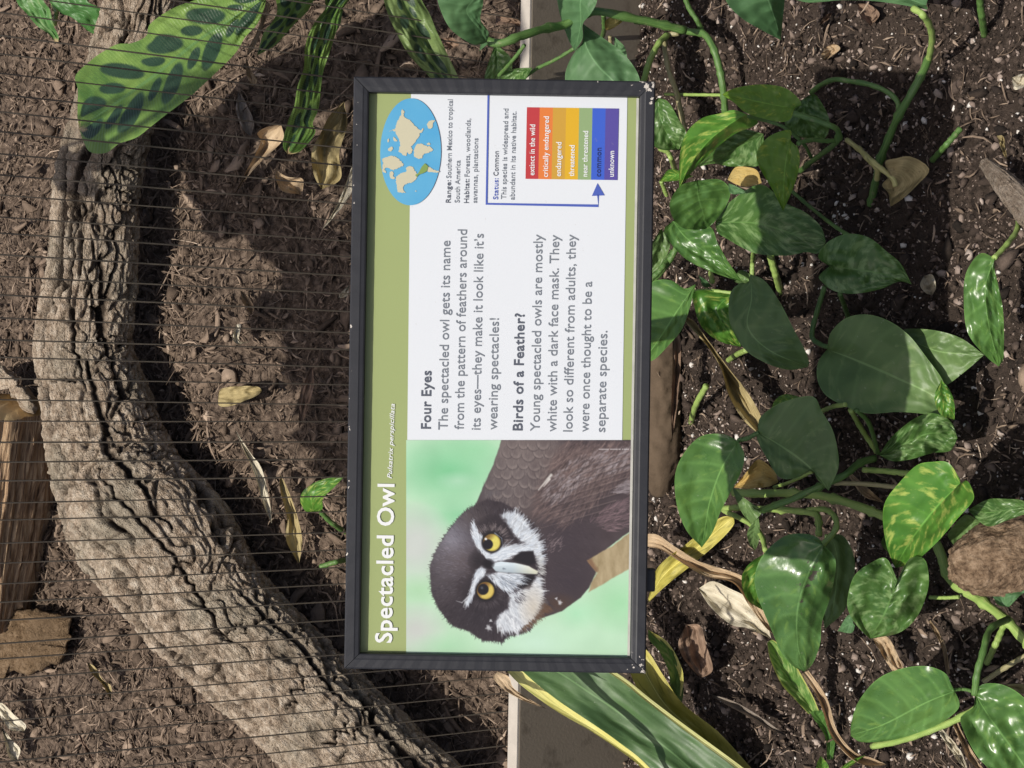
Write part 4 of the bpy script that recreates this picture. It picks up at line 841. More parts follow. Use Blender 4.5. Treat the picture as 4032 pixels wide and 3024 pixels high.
stem(p, 4, [(978, 255), (1020, 268), (1080, 264), (1180, 226), (1260, 200), (1350, 175), (1470, 150), (1560, 90), (1640, 70), (1740, 82), (1850, 108), (2010, 140), (2212, 190)], [.29, .27, .24, .2, .18, .16, .13, .1, .07], 26, 'g', knob=5)
stem(p, 5, [(0, 118), (110, 130), (210, 150), (310, 180), (390, 192), (440, 260), (470, 350), (490, 440), (505, 540), (512, 640)], [.07, .05, .045, .04, .035, .02], 19, 'g', knob=6)
stem(p, 5, [(390, 190), (350, 110), (310, 50), (275, -40)], [.035, .05, .06, .07], 15, 'g', knob=2)
stem(p, 5, [(182, 200), (140, 240), (100, 310), (75, 370), (55, 440), (30, 500)], [.05, .07, .08, .09, .09, .08], 18, 'l', name='petiole')
stem(p, 5, [(250, 190), (200, 195), (172, 215), (172, 300), (195, 410), (235, 520), (262, 640), (290, 760)], [.04, .05, .055, .05, .04, .03, .02], 15, 't', name='petiole')
stem(p, 5, [(170, 535), (330, 538), (505, 540)], [.03, .035, .03], 9, 'l', name='petiole')
stem(p, 4, [(1520, 300), (1400, 372), (1290, 425), (1200, 490)], [.15, .155, .16, .16], 11, 'g', name='petiole')
stem(p, 4, [(1210, 280), (1140, 370), (1050, 470)], [.2, .2, .19], 12, 'g', name='petiole')
stem(p, 4, [(1700, 90), (1705, 180), (1690, 240)], [.09, .07, .02], 15, 'g'); stem(p, 4, [(1740, 225), (1748, 300), (1765, 390)], [.04, .03, .0], 12, 't')
leaf('leaf', p, 4, [(1770, 230), (1830, 290), (1850, 380), (1850, 480)], [(1770, 230), (1770, 300), (1800, 390), (1850, 480)], None, .06, .03, (.004, 0), .002, .004, .002, 'm', n=20, m=5)
leaf('shoot', p, 4, [(1850, 100), (1800, 150), (1720, 190), (1720, 120), (1830, 90)], [(1850, 100), (1830, 90)], None, .09, .09, mats='yd', n=20, m=4, fold=.004)
# --- vine at the top right
p = plant(5, (1500, 640), 'long pothos vine crossing bare soil toward the top right, one leaf at its end')
leaf('leaf', p, 5, [(1655, 30), (1665, 55), (1610, 45), (1500, 25), (1350, 5), (1180, 0), (1000, 15), (900, -5)], [(1655, 30), (1645, -40), (1400, -150), (1150, -150), (900, -5)], [(1400, -50), (1150, -50)], .11, .09, (-.01, .01), .004, .012, .003, 'm')
stem(p, 5, [(1580, 48), (1625, 75), (1665, 130), (1688, 200), (1682, 270), (1668, 345)], [.11, .11, .09, .07, .05, .03], 19, 'l', name='petiole')
stem(p, 5, [(1672, 320), (1640, 400), (1560, 550), (1490, 670), (1440, 790), (1395, 900), (1370, 1020), (1350, 1110), (1320, 1240)], [.03, .045, .05, .045, .035, .03, .02, .005, -.012], 22, 'g', knob=4)
stem(p, 5, [(1000, 525), (1060, 480), (1130, 452), (1200, 458), (1330, 480), (1430, 520), (1490, 575), (1500, 630)], [.05, .06, .065, .06, .06, .055, .05, .045], 15, 'g', name='petiole')
stem(p, 5, [(1850, 730), (1780, 810), (1690, 910)], [.02, .03, .0], 17, 'g')
stem(p, 5, [(1955, -30), (1970, 90), (1985, 200)], [.05, .03, -.005], 20, 'g')
# --- leaf cluster right of the sign's top corner
p = plant(5, (1010, 890), 'pothos cluster with narrow yellow green leaves by the upper right sign corner')
leaf('leaf', p, 5, [(905, 615), (945, 590), (905, 535), (830, 492), (700, 480), (560, 503), (495, 537)], [(905, 615), (880, 680), (800, 690), (640, 645), (565, 585), (495, 537)], [(760, 590), (600, 555)], .17, .16, (.004, -.014), .008, .012, .003, 'y')
leaf('leaf', p, 5, [(640, 650), (560, 625), (480, 645), (380, 672), (300, 745), (258, 860), (250, 1075)], [(640, 650), (700, 690), (670, 720), (560, 765), (430, 870), (320, 985), (250, 1075)], [(560, 690), (420, 800), (320, 930)], .15, .09, (-.004, -.022), .008, .016, .003, 'b')
leaf('leaf', p, 5, [(885, 800), (880, 738), (770, 770), (705, 840), (690, 890), (715, 965), (785, 1085), (842, 1200)], [(885, 800), (930, 850), (933, 950), (902, 1060), (842, 1200)], [(860, 900), (845, 1060)], .16, .13, (-.004, .004), .008, .012, .003, 'y')
leaf('leaf', p, 5, [(960, 560), (1020, 535), (1078, 615), (1105, 690), (1092, 770), (1040, 810)], [(960, 560), (900, 600), (850, 690), (900, 760), (1040, 810)], None, .09, .05, (.01, -.01), .006, .012, .006, 'v')
leaf('leaf', p, 5, [(730, 760), (620, 735), (520, 770), (410, 870), (360, 950)], [(730, 760), (735, 880), (690, 945), (540, 945), (440, 930), (360, 950)], [(620, 820), (480, 890)], .07, .05, (.01, -.006), .008, .012, .006, 'v')
leaf('yellow_leaf', p, 5, [(720, 1040), (690, 965), (600, 945), (560, 960), (525, 1020)], [(720, 1040), (640, 1060), (580, 1050), (525, 1020)], None, .065, .05, (.004, -.004), .004, .004, .003, 'gold', n=24, m=6)
leaf('leaf', p, 5, [(130, 555), (190, 580), (250, 680), (290, 760), (250, 850)], [(130, 555), (60, 640), (90, 800), (150, 850), (250, 850)], None, .08, .05, (.01, 0), .005, .01, .004, 'v')
leaf('leaf', p, 5, [(330, 1000), (250, 970), (190, 965), (140, 1030)], [(330, 1000), (280, 1020), (200, 1030), (140, 1030)], None, .09, .09, mats='b', n=16, m=4)
stem(p, 5, [(900, 645), (1000, 675), (1100, 710), (1150, 738), (1155, 790), (1120, 830), (1040, 890), (1000, 920), (935, 975)], [.17, .16, .15, .14, .12, .1, .07, .05, .0], 16, 'g', knob=3)
stem(p, 5, [(925, 815), (1000, 795), (1070, 800), (1135, 800)], [.16, .145, .13, .115], 13, 'g', name='petiole')
stem(p, 5, [(640, 660), (760, 690), (860, 730), (960, 820), (1000, 890)], [.15, .13, .12, .1, .06], 10, 'g', name='petiole')
stem(p, 5, [(145, 845), (190, 870), (230, 970)], [.05, .07, .02], 15, 'l', name='petiole'); stem(p, 5, [(150, 1030), (180, 1110)], [.04, .02], 12, 'l', name='petiole')
# --- three broad glossy leaves
p = plant(5, (500, 1350), 'pothos with three broad pale glossy leaves against the right edge of the sign')
leaf('leaf', p, 5, [(350, 1025), (260, 1055), (200, 1145), (212, 1230), (262, 1290), (330, 1305), (400, 1302)], [(350, 1025), (480, 1020), (540, 1080), (520, 1165), (450, 1262), (400, 1302)], [(360, 1120), (390, 1220)], .15, .12, (.004, -.012), .006, .012, .003, 'g')
leaf('leaf_tip', p, 5, [(530, 1040), (580, 1060), (648, 1097)], [(530, 1040), (545, 1100), (648, 1097)], None, .13, .13, mats='m', n=14, m=4, fold=.002, arch=.002)
leaf('leaf', p, 5, [(215, 1255), (165, 1310), (222, 1405), (310, 1485), (455, 1552), (612, 1602)], [(215, 1255), (330, 1270), (430, 1290), (472, 1385), (532, 1490), (612, 1602)], [(290, 1350), (420, 1450)], .12, .07, (-.012, .004), .01, .014, .004, 'g')
leaf('leaf', p, 5, [(455, 1262), (480, 1215), (560, 1130), (715, 1048), (850, 1150), (965, 1205), (1055, 1285), (1085, 1375)], [(455, 1262), (470, 1320), (520, 1355), (620, 1412), (700, 1442), (860, 1452), (970, 1432), (1040, 1440), (1085, 1375)], [(700, 1270), (930, 1340)], .10, .08, (.006, -.008), .012, .018, .006, 'v')
leaf('leaf', p, 5, [(1105, 1512), (1045, 1470), (1050, 1430), (1105, 1368), (1210, 1328), (1330, 1350), (1432, 1430), (1512, 1500), (1572, 1615)], [(1105, 1512), (1050, 1560), (1052, 1590), (1130, 1652), (1250, 1668), (1400, 1640), (1500, 1600), (1572, 1615)], [(1250, 1530), (1420, 1560)], .11, .07, (.006, -.01), .008, .014, .005, 'v')
stem(p, 5, [(890, 1085), (1000, 1180), (1100, 1260), (1210, 1335)], [.05, .06, .08, .1], 11, 'g', name='petiole')
stem(p, 6, [(1078, 330), (1035, 470), (1005, 610), (1060, 660), (1110, 672)], [.09, .085, .085, .085, .085], 14, 'g', name='petiole')
stem(p, 6, [(1165, 370), (1190, 440), (1215, 510)], [.09, .05, .0], 14, 'g'); stem(p, 6, [(768, 150), (790, 230), (830, 370)], [.06, .04, -.01], 20, 'l'); stem(p, 6, [(672, 140), (668, 200), (665, 270)], [.08, .1, .1], 13, 'l', name='petiole')
# --- folded leaves at the middle of the sign's right edge
p = plant(6, (560, 640), 'pothos with a big folded leaf, half bright, right of the sign middle')
leaf('leaf', p, 6, [(655, 258), (640, 312), (600, 308), (545, 360), (532, 450), (545, 555), (620, 682), (740, 762), (870, 802), (982, 788)], [(655, 258), (740, 300), (830, 430), (902, 572), (962, 682), (988, 752), (982, 788)], [(662, 400), (640, 560), (760, 690)], .15, .10, (-.02, .008), .008, .014, .004, 'd')
leaf('leaf', p, 6, [(560, 365), (450, 352), (336, 360), (340, 450), (380, 560), (480, 640), (600, 672)], [(560, 365), (575, 480), (600, 672)], [(470, 460), (530, 590)], .08, .06, (-.004, 0), .01, .012, .005, 'b')
leaf('leaf', p, 6, [(345, 315), (280, 340), (200, 293), (90, 310), (20, 450), (40, 760)], [(345, 315), (330, 385), (272, 562), (192, 662), (108, 745), (40, 760)], [(240, 470), (130, 640)], .13, .09, (-.012, -.01), .008, .012, .003, 'g')
leaf('leaf_tip', p, 6, [(360, 265), (400, 290), (440, 330)], [(360, 265), (390, 330), (440, 330)], None, .1, .08, mats='m', n=10, m=3, fold=.001, arch=.002)
stem(p, 6, [(330, 355), (430, 352), (550, 365)], [.11, .1, .09], 10, 'l', name='petiole'); stem(p, 6, [(530, 748), (580, 715), (635, 690)], [-.005, .03, .05], 16, 'l'); stem(p, 6, [(318, 1105), (345, 1005), (405, 895)], [-.01, .03, .05], 17, 'l', name='cut_stem')
stem(p, 6, [(430, 250), (440, 300)], [.0, .05], 14, 'l')
stem(p, 6, [(90, 290), (150, 230), (215, 130)], [.08, .07, .05], 16, 'g'); stem(p, 5, [(240, 1400), (190, 1490), (110, 1590)], [.06, .06, .05], 18, 'g')
leaf('leaf', p, 6, [(150, 0), (110, 60), (60, 160), (50, 300)], [(150, 0), (200, 90), (140, 220), (50, 300)], None, .05, .05, (.006, -.004), .004, .008, .004, 'd', n=24, m=7)
leaf('leaf', p, 6, [(700, 330), (640, 250), (590, 240), (560, 300)], [(700, 330), (640, 330), (560, 300)], None, .05, .05, mats='d', n=18, m=5)
# --- big dark leaf
p = plant(6, (1250, 1000), 'pothos with one big dark heart leaf in mid bed, another tucked behind')
leaf('leaf', p, 6, [(1092, 686), (1112, 592), (1200, 508), (1320, 488), (1450, 528), (1562, 612), (1662, 740), (1742, 850), (1785, 960), (1815, 1090)], [(1092, 686), (1042, 755), (1035, 850), (1080, 942), (1180, 1002), (1320, 1050), (1500, 1042), (1700, 1060), (1815, 1090)], [(1250, 745), (1480, 845), (1700, 955)], .085, .05, (.004, -.012), .008, .018, .004, 'd')
leaf('leaf', p, 6, [(1500, 600), (1545, 570), (1700, 578), (1850, 622), (1985, 718)], [(1500, 600), (1600, 750), (1700, 850), (1758, 892), (1862, 822), (1985, 718)], [(1700, 690), (1850, 710)], .05, .04, (-.004, -.012), .004, .012, .003, 'd')
leaf('leaf', p, 6, [(1385, 1285), (1470, 1172), (1600, 1072), (1700, 1050), (1800, 1100), (1832, 1192)], [(1385, 1285), (1460, 1320), (1560, 1312), (1690, 1275), (1790, 1262), (1832, 1192)], None, .09, .06, (.006, -.01), .008, .012, .012, 'v')
leaf('leaf', p, 6, [(1740, 860), (1790, 920), (1815, 1000), (1815, 1085)], [(1740, 860), (1700, 960), (1740, 1060), (1815, 1085)], None, .08, .07, mats='b', n=18, m=5, fold=.003)
stem(p, 6, [(1065, 1035), (1130, 1010), (1195, 1000)], [.06, .1, .12], 13, 'l', name='petiole')
stem(p, 6, [(1225, 1030), (1270, 1110), (1320, 1190), (1375, 1270)], [.1, .07, .05, .04], 15, 'l'); stem(p, 6, [(1255, 1030), (1320, 1090), (1355, 1180), (1380, 1275)], [.1, .08, .06, .04], 13, 'g')
# --- round leaf with its runner stems
p = plant(6, (1000, 1480), 'pothos runner with a round leaf and a pointed leaf beside the owl picture')
leaf('leaf', p, 6, [(700, 1158), (700, 1110), (722, 1060), (830, 990), (1005, 952), (1062, 1040), (1122, 1142), (1152, 1262), (1155, 1362), (1100, 1490)], [(700, 1158), (695, 1200), (742, 1292), (822, 1412), (920, 1415), (1002, 1372), (1040, 1430), (1100, 1490)], [(820, 1230), (960, 1330), (1050, 1420)], .15, .11, (.004, -.008), .008, .014, .004, 'd')
leaf('leaf', p, 6, [(585, 1205), (500, 1168), (380, 1178), (288, 1262), (230, 1390), (236, 1560), (290, 1710), (380, 1812)], [(585, 1205), (622, 1285), (602, 1385), (542, 1500), (490, 1600), (442, 1722), (380, 1812)], [(490, 1370), (425, 1560), (400, 1700)], .16, .10, (-.008, .018), .008, .016, .005, 'g')
leaf('leaf', p, 6, [(730, 1600), (620, 1530), (555, 1470), (600, 1600), (660, 1680)], [(730, 1600), (700, 1640), (660, 1680)], None, .1, .09, mats='d', n=20, m=5, fold=.003)
leaf('leaf', p, 6, [(700, 1630), (640, 1720), (650, 1790), (680, 1830)], [(700, 1630), (710, 1710), (700, 1790), (680, 1830)], None, .1, .06, mats='d', n=18, m=4, fold=.002)
leaf('leaf', p, 6, [(950, 960), (860, 940), (800, 970), (770, 1030)], [(950, 960), (860, 1010), (770, 1030)], None, .1, .09, mats='b', n=16, m=4, fold=.002)
stem(p, 6, [(585, 1205), (640, 1190), (705, 1158)], [.16, .155, .15], 13, 'g', name='petiole')
stem(p, 6, [(1365, 1305), (1280, 1330), (1200, 1395), (1110, 1440), (1000, 1485), (900, 1535), (800, 1570), (730, 1600)], [.05, .07, .09, .1, .11, .11, .11, .1], 20, 'g', knob=3)
stem(p, 6, [(560, 1500), (700, 1505), (830, 1502), (950, 1508), (1050, 1515), (1240, 1568), (1430, 1640)], [.06, .06, .065, .07, .07, .06, .05], 24, 'l', knob=4)
stem(p, 6, [(500, 1590), (620, 1585), (750, 1595), (880, 1600), (1000, 1615), (1040, 1640), (1045, 1740)], [.05, .06, .07, .08, .085, .09, .1], 18, 'l', knob=3)
stem(p, 6, [(980, 1600), (1080, 1596), (1135, 1640), (1140, 1710), (1068, 1795)], [.085, .09, .1, .11, .12], 17, 'l', name='petiole')
stem(p, 6, [(1300, 1370), (1420, 1378), (1560, 1392)], [.06, .06, .06], 17, 'l'); stem(p, 6, [(1130, 1445), (1300, 1450), (1490, 1470)], [.09, .07, .06], 14, 't')
stem(p, 6, [(790, 1470), (880, 1440), (1010, 1380)], [.05, .06, .06], 10, 'l'); stem(p, 6, [(500, 1600), (640, 1670), (715, 1740), (742, 1830)], [.05, .07, .08, .1], 15, 'l', name='petiole')
# --- bright leaf
p = plant(7, (1640, 420), 'pothos with one bright yellow streaked heart leaf near the round brown rock')
leaf('leaf', p, 7, [(1848, 42), (1840, 10), (1780, -75), (1690, -80), (1600, -60), (1500, 40), (1425, 140), (1408, 240), (1430, 400), (1478, 522)], [(1848, 42), (1888, 28), (1924, 100), (1915, 150), (1830, 245), (1722, 370), (1602, 480), (1530, 512), (1478, 522)], [(1720, 170), (1580, 350), (1500, 480)], .17, .11, (-.006, -.014), .010, .018, .005, 'b')
leaf('leaf', p, 7, [(2260, 200), (2210, 142), (2100, 130), (2000, 135), (1890, 195)], [(2260, 200), (2120, 250), (2000, 285), (1890, 195)], None, .09, .08, (.008, -.004), .006, .01, .004, 'v', n=26)
leaf('leaf', p, 7, [(1960, 260), (1880, 220), (1800, 295), (1778, 345), (1842, 432)], [(1960, 260), (1920, 330), (1880, 390), (1842, 432)], None, .07, .05, (.006, 0), .005, .008, .003, 'd', n=24, m=7)
# --- glossy drooping leaf
p = plant(7, (1070, 500), 'pothos with one long glossy drooping leaf dusted with soil, flanked by shaded leaves')
leaf('leaf', p, 7, [(1068, 392), (1040, 350), (960, 328), (850, 342), (742, 430), (692, 520), (680, 620), (718, 740), (778, 880), (830, 1000), (900, 1082), (965, 1112)], [(1068, 392), (1112, 432), (1142, 500), (1112, 680), (1062, 830), (1052, 950), (1012, 1062), (965, 1112)], [(985, 560), (925, 760), (925, 960)], .16, .09, (-.012, -.006), -.004, .03, .006, 'dust')
leaf('leaf', p, 7, [(740, 440), (660, 490), (610, 560), (612, 640), (650, 715), (740, 770)], [(740, 440), (790, 560), (740, 770)], None, .07, .05, (.006, 0), .004, .008, .004, 'b', n=26, m=7)
leaf('leaf', p, 7, [(1080, 330), (1185, 342), (1245, 460), (1242, 580), (1192, 760), (1080, 870)], [(1080, 330), (1060, 500), (1050, 700), (1080, 870)], None, .07, .05, (-.008, 0), .004, .01, .004, 'd', n=30, m=8)
leaf('leaf', p, 7, [(1440, 300), (1460, 380), (1500, 480)], [(1440, 300), (1400, 390), (1500, 480)], None, .06, .05, mats='d', n=12, m=4)
# --- rippled leaf
p = plant(7, (1480, 700), 'pothos with one rippled rounded leaf left of the brown rock')
leaf('leaf', p, 7, [(1490, 590), (1430, 470), (1350, 488), (1250, 562), (1210, 680), (1212, 765), (1262, 852), (1335, 925)], [(1490, 590), (1560, 470), (1642, 470), (1668, 560), (1660, 662), (1602, 800), (1502, 890), (1335, 925)], [(1455, 690), (1410, 800)], .13, .08, (-.008, .004), .010, .018, .012, 'v')
leaf('leaf_tip', p, 7, [(1250, 850), (1215, 788), (1150, 882)], [(1250, 850), (1230, 892), (1150, 882)], None, .1, .09, mats='m', n=14, m=4, fold=.002)
stem(p, 7, [(1675, 690), (1760, 692), (1840, 688)], [.05, .05, .05], 11, 'l', name='petiole')
# --- bottom right vine with two leaves
p = plant(7, (1960, 800), 'thick pothos vine with two large grey green leaves in the bottom right corner')
leaf('leaf', p, 7, [(1815, 1222), (1795, 1180), (1760, 1118), (1650, 1080), (1500, 1098), (1370, 1160), (1270, 1282), (1230, 1400), (1224, 1475)], [(1815, 1222), (1842, 1282), (1830, 1332), (1740, 1402), (1600, 1462), (1450, 1502), (1290, 1512), (1224, 1475)], [(1650, 1290), (1420, 1410)], .14, .09, (.004, -.012), .010, .016, .005, 'g')
leaf('leaf', p, 7, [(1930, 1235), (1950, 1200), (2000, 1178), (2100, 1190), (2210, 1260), (2330, 1420), (2390, 1700), (2360, 1860)], [(1930, 1235), (1925, 1310), (1870, 1350), (1850, 1400), (1930, 1572), (2030, 1680), (2150, 1780), (2360, 1860)], [(2020, 1380), (2150, 1560)], .13, .08, (-.004, -.004), .010, .018, .006, 'g')
leaf('leaf', p, 7, [(2125, 745), (2182, 685), (2230, 640), (2220, 560)], [(2125, 745), (2060, 730), (2025, 660), (2005, 580), (2220, 560)], None, .07, .05, (.004, -.004), .006, .006, .004, 'm', n=24, m=7)
leaf('yellow_leaf', p, 7, [(2100, 1185), (2180, 1180), (2280, 1190)], [(2100, 1185), (2150, 1220), (2280, 1250), (2280, 1190)], None, .08, .07, mats='olive', n=18, m=5, fold=.003)
stem(p, 7, [(1710, 380), (1750, 480), (1772, 560), (1850, 640), (1980, 720), (2110, 822), (2210, 930), (2300, 1020)], [.03, .03, .035, .04, .045, .05, .05, .05], 28, 'l', knob=5)
stem(p, 7, [(2120, 815), (2060, 840), (2010, 885), (1975, 1010), (1942, 1130), (1930, 1240)], [.05, .1, .12, .13, .135, .13], 20, 'g', name='petiole')
stem(p, 7, [(2095, 850), (2060, 930), (2000, 1060)], [.05, .06, .0], 18, 'l'); stem(p, 7, [(2230, 1015), (2100, 1090), (1985, 1165)], [.05, .05, .04], 15, 't')
stem(p, 7, [(1350, 1535), (1500, 1505), (1640, 1460), (1800, 1395), (1950, 1318)], [.06, .07, .08, .08, .08], 20, 'l', name='petiole')
stem(p, 7, [(1800, 1215), (1870, 1212), (1920, 1225)], [.14, .13, .13], 10, 'g', name='petiole')
# --- lone leaf at the right
p = plant(6, (2120, 90), 'single narrow pothos leaf with holes on a curved stalk at the far right')
leaf('leaf', p, 6, [(2042, 165), (1960, 142), (1882, 250), (1868, 400), (1890, 590), (1990, 722), (2068, 785)], [(2042, 165), (2045, 240), (2065, 330), (2092, 480), (2094, 720), (2068, 785)], [(1992, 330), (2005, 520)], .10, .06, (-.012, -.006), .004, .014, .004, 'g')
stem(p, 6, [(2180, -120), (2172, 0), (2120, 80), (2040, 168)], [.0, .05, .08, .1], 15, 'l', name='petiole')

# ------------------------------------------------------------------ snake plant at the bottom
p = plant(8, (1900, 1800), 'snake plant with broad yellow edged green blades at the bottom of the bed', 'snake plant', None, 'snake_plant')
leaf('blade', p, 8, [(3200, 2150), (2900, 1920), (2571, 1659), (2212, 1395), (2000, 1235), (1808, 1084), (1500, 900), (1085, 900)], [(2500, 2330), (2200, 1950), (1937, 1659), (1780, 1530), (1620, 1420), (1400, 1290), (1220, 1160), (1120, 1060), (1085, 900)], None, .03, .24, (.0, -.004), .006, -.02, .005, 'sn', n=90, m=14)
EDG = leaf_mat('yellow leaf margin', (.52, .47, .10), (.66, .62, .22), (.36, .42, .08), .2, rough=.5, vein=.1, trans=.1, speck=0)
def band(out, inn, hb, ht, k=.034, M_=EDG, n=90, seg=3, name='yellow_margin'):
    leaf(name, p, 8, out, inn, None, hb, ht, (0, 0), .001, 0, 0.0, n=n, m=seg, M_=M_)
leaf('yellow_margin', p, 8, [(2500, 2330), (2200, 1950), (1937, 1659), (1780, 1535), (1620, 1428), (1400, 1300), (1220, 1170), (1130, 1090), (1060, 1000)], [(2540, 2310), (2235, 1935), (1970, 1640), (1805, 1505), (1650, 1395), (1440, 1255), (1290, 1140), (1200, 1060), (1120, 980)], None, .06, .275, (.0, .0), .002, -.012, .001, n=80, m=4, M_=EDG)
leaf('yellow_margin', p, 8, [(3200, 2150), (2900, 1920), (2571, 1659), (2212, 1395), (2000, 1235), (1808, 1084), (1500, 900)], [(3160, 2165), (2860, 1930), (2530, 1668), (2180, 1408), (1970, 1248), (1780, 1098), (1480, 915)], None, .06, .275, (.0, .0), .002, -.012, .001, n=80, m=4, M_=leaf_mat('pale leaf margin', (.36, .36, .12), (.46, .46, .2), (.3, .34, .1), .2, rough=.5, vein=.1, trans=.1, speck=0))
leaf('dry_margin', p, 8, [(1040, 1060), (1015, 1100), (1080, 1170), (1180, 1230), (1300, 1275), (1350, 1290)], [(1040, 1060), (1110, 1090), (1140, 1160), (1230, 1225), (1350, 1290)], None, .285, .25, (.0, .0), .001, .002, .002, 'tan', n=50, m=6)
leaf('blade', p, 8, [(2850, 1880), (2640, 1680), (2420, 1440), (2196, 1260), (2070, 1080), (1990, 950), (1920, 880)], [(2600, 1950), (2300, 1600), (2000, 1300), (1880, 1100), (1860, 980), (1920, 880)], None, .0, .10, (.01, .01), .006, -.01, .003, 'syl', n=60)
leaf('blade', p, 7, [(252, 1345), (275, 1230), (262, 1080), (190, 950), (75, 872)], [(228, 1345), (205, 1230), (190, 1110), (140, 1000), (80, 930), (75, 872)], [(225, 1100), (160, 960)], .03, .17, (-.01, .012), .006, -.01, .002, 'g', n=50, m=8)
leaf('yellow_margin', p, 7, [(262, 1250), (276, 1170), (262, 1080), (190, 950), (75, 872)], [(255, 1250), (258, 1170), (235, 1090), (165, 970), (75, 872)], None, .045, .172, (.0, .0), .001, -.012, 0, n=40, m=3, M_=EDG)
leaf('young_blade', p, 7, [(1060, 1350), (1045, 1330), (1000, 1230), (885, 1030), (790, 935), (752, 945)], [(985, 1352), (900, 1260), (830, 1180), (768, 1040), (752, 945)], None, .03, .10, (.01, .01), .004, .0, .003, M_=leaf_mat('young mottled blade', (.06, .16, .03), (.13, .25, .05), (.32, .42, .14), .8, rough=.45, vein=.2, edge=(.42, .44, .12)), n=44, m=9)
leaf('young_blade', p, 7, [(1125, 1610), (1135, 1460), (1060, 1330)], [(1090, 1610), (1080, 1480), (1000, 1350), (1060, 1330)], None, .0, .04, (.004, .004), .004, 0, .002, 'g', n=24, m=6)
leaf('young_blade', p, 7, [(1120, 1700), (1220, 1620), (1310, 1585)], [(1120, 1700), (1180, 1680), (1310, 1585)], None, .02, .05, mats='b', n=16, m=4); leaf('young_blade', p, 7, [(1040, 1750), (1030, 1650), (1055, 1590)], [(1090, 1750), (1100, 1650), (1055, 1590)], None, .02, .06, mats='b', n=16, m=4)
# ------------------------------------------------------------------ calathea behind the wires: pale blades with dark ovals
def calathea_mat(name, base, light, dark):
    m, n, b, L = mat(name); k = attr(n, 'dark').outputs['Fac']; r_ = attr(n, 'dry').outputs['Fac']; f = noise(n, 11, 5); uv = node(n, 'ShaderNodeUVMap').outputs[0]
    sep = node(n, 'ShaderNodeSeparateXYZ'); L(uv, sep.inputs[0]); av = mth(n, 'ABSOLUTE', mth(n, 'SUBTRACT', sep.outputs[1], .5))
    c = mixc(n, ramp(n, f, (.35, W01[0]), (.65, W01[1])), base, light); c = mixc(n, k, c, dark); c = mixc(n, mth(n, 'MULTIPLY', mth(n, 'LESS_THAN', av, .018), .8), c, (.10, .2, .06)); c = mixc(n, r_, c, (.42, .32, .17))
    L(c, b.inputs['Base Color']); b.inputs['Roughness'].default_value = .38; b.inputs['Specular IOR Level'].default_value = .4; wv = node(n, 'ShaderNodeTexWave', Scale=1.0, Distortion=.4); mp = node(n, 'ShaderNodeMapping'); mp.inputs['Scale'].default_value = (26, 3, 1); L(uv, mp.inputs[0]); L(mp.outputs[0], wv.inputs[0]); bump(n, b, wv.outputs['Fac'], .22, .002)
    tr = node(n, 'ShaderNodeBsdfTranslucent'); L(c, tr.inputs[0]); ms = node(n, 'ShaderNodeMixShader'); ms.inputs[0].default_value = .12; L(b.outputs[0], ms.inputs[1]); L(tr.outputs[0], ms.inputs[2]); L(ms.outputs[0], n.nodes['Material Output'].inputs[0]); return m
CAL = calathea_mat('patterned calathea leaf', (.062, .135, .026), (.19, .30, .065), (.018, .045, .024))
CAL2 = calathea_mat('paler calathea leaf', (.13, .2, .06), (.22, .3, .11), (.03, .06, .035))
def ovals(asp, count, seed=0, dry=.0, big=1.0):
    def f(UV):
        u, v = UV[:, 0], (UV[:, 1]-.5)*2; d = np.zeros(len(u)); rs = np.random.default_rng(seed)
        for side in (-1, 1):
            for k in range(count):
                large = k % 2 == 0; uc = .05+(k+.25*side)/(count)*.92; L_ = (.35 if large else .19)*big; v0 = .10; wdt = (.52 if large else .34)/count*(1+.12*rs.normal())
                vc = side*(v0+L_); du = u-uc-(abs(v)-v0)*.24/asp; dv = (v-vc)/L_
                d = np.maximum(d, np.clip((1-np.sqrt((du/wdt)**2+dv**2))*7+.2, 0, 1)*(np.sign(v) == side))
        nz = fbm(np.stack([u*9+seed, v*3, u*0], 1), 3)
        return {'dark': d*.97, 'dry': np.clip((u+nz*.06-(1-dry))*40, 0, 1)*(dry > 0)}
    return f
p = plant(1, (1900, -200), 'calathea with wide and narrow pale green leaves patterned in dark ovals behind the wires', 'calathea', None, 'calathea_plant', 'bank')
leaf('leaf', p, 1, [(1660, -30), (1640, -60), (1450, -60), (1200, 5), (1060, 60), (935, 148), (908, 225), (820, 268), (730, 275), (640, 322), (570, 372), (470, 470), (484, 560), (482, 720), (492, 800)], [(1660, -30), (1640, 60), (1600, 150), (1525, 232), (1460, 335), (1312, 482), (1180, 602), (1022, 722), (930, 795), (850, 855), (740, 895), (660, 950), (562, 946), (520, 880), (492, 800)], [(1400, 145), (1250, 240), (960, 470), (720, 642)], .36, .24, (-.02, -.025), .012, .05, .006, surf='bank', n=170, m=44, attrs=ovals(2.0, 9, 3, .03), M_=CAL)
leaf('leaf', p, 1, [(1980, -60), (1920, 60), (1840, 140), (1770, 220), (1700, 290), (1598, 345)], [(1700, -60), (1725, 60), (1690, 140), (1640, 205), (1598, 345)], None, .22, .16, (-.01, -.01), .006, .012, .004, surf='bank', n=70, m=22, attrs=ovals(2.4, 5, 5), M_=CAL)
leaf('leaf', p, 1, [(2230, -60), (2130, 60), (2090, 200), (2050, 330), (2010, 450), (1995, 560), (1980, 680), (1945, 770), (1960, 830), (1870, 940), (1790, 962)], [(2090, -60), (2020, 60), (1950, 150), (1900, 280), (1890, 420), (1850, 540), (1830, 660), (1790, 760), (1760, 900), (1790, 962)], None, .26, .12, (-.014, .012), .004, .02, .006, surf='bank', n=120, m=26, attrs=ovals(3, 8, 7, .05, .72), M_=CAL)
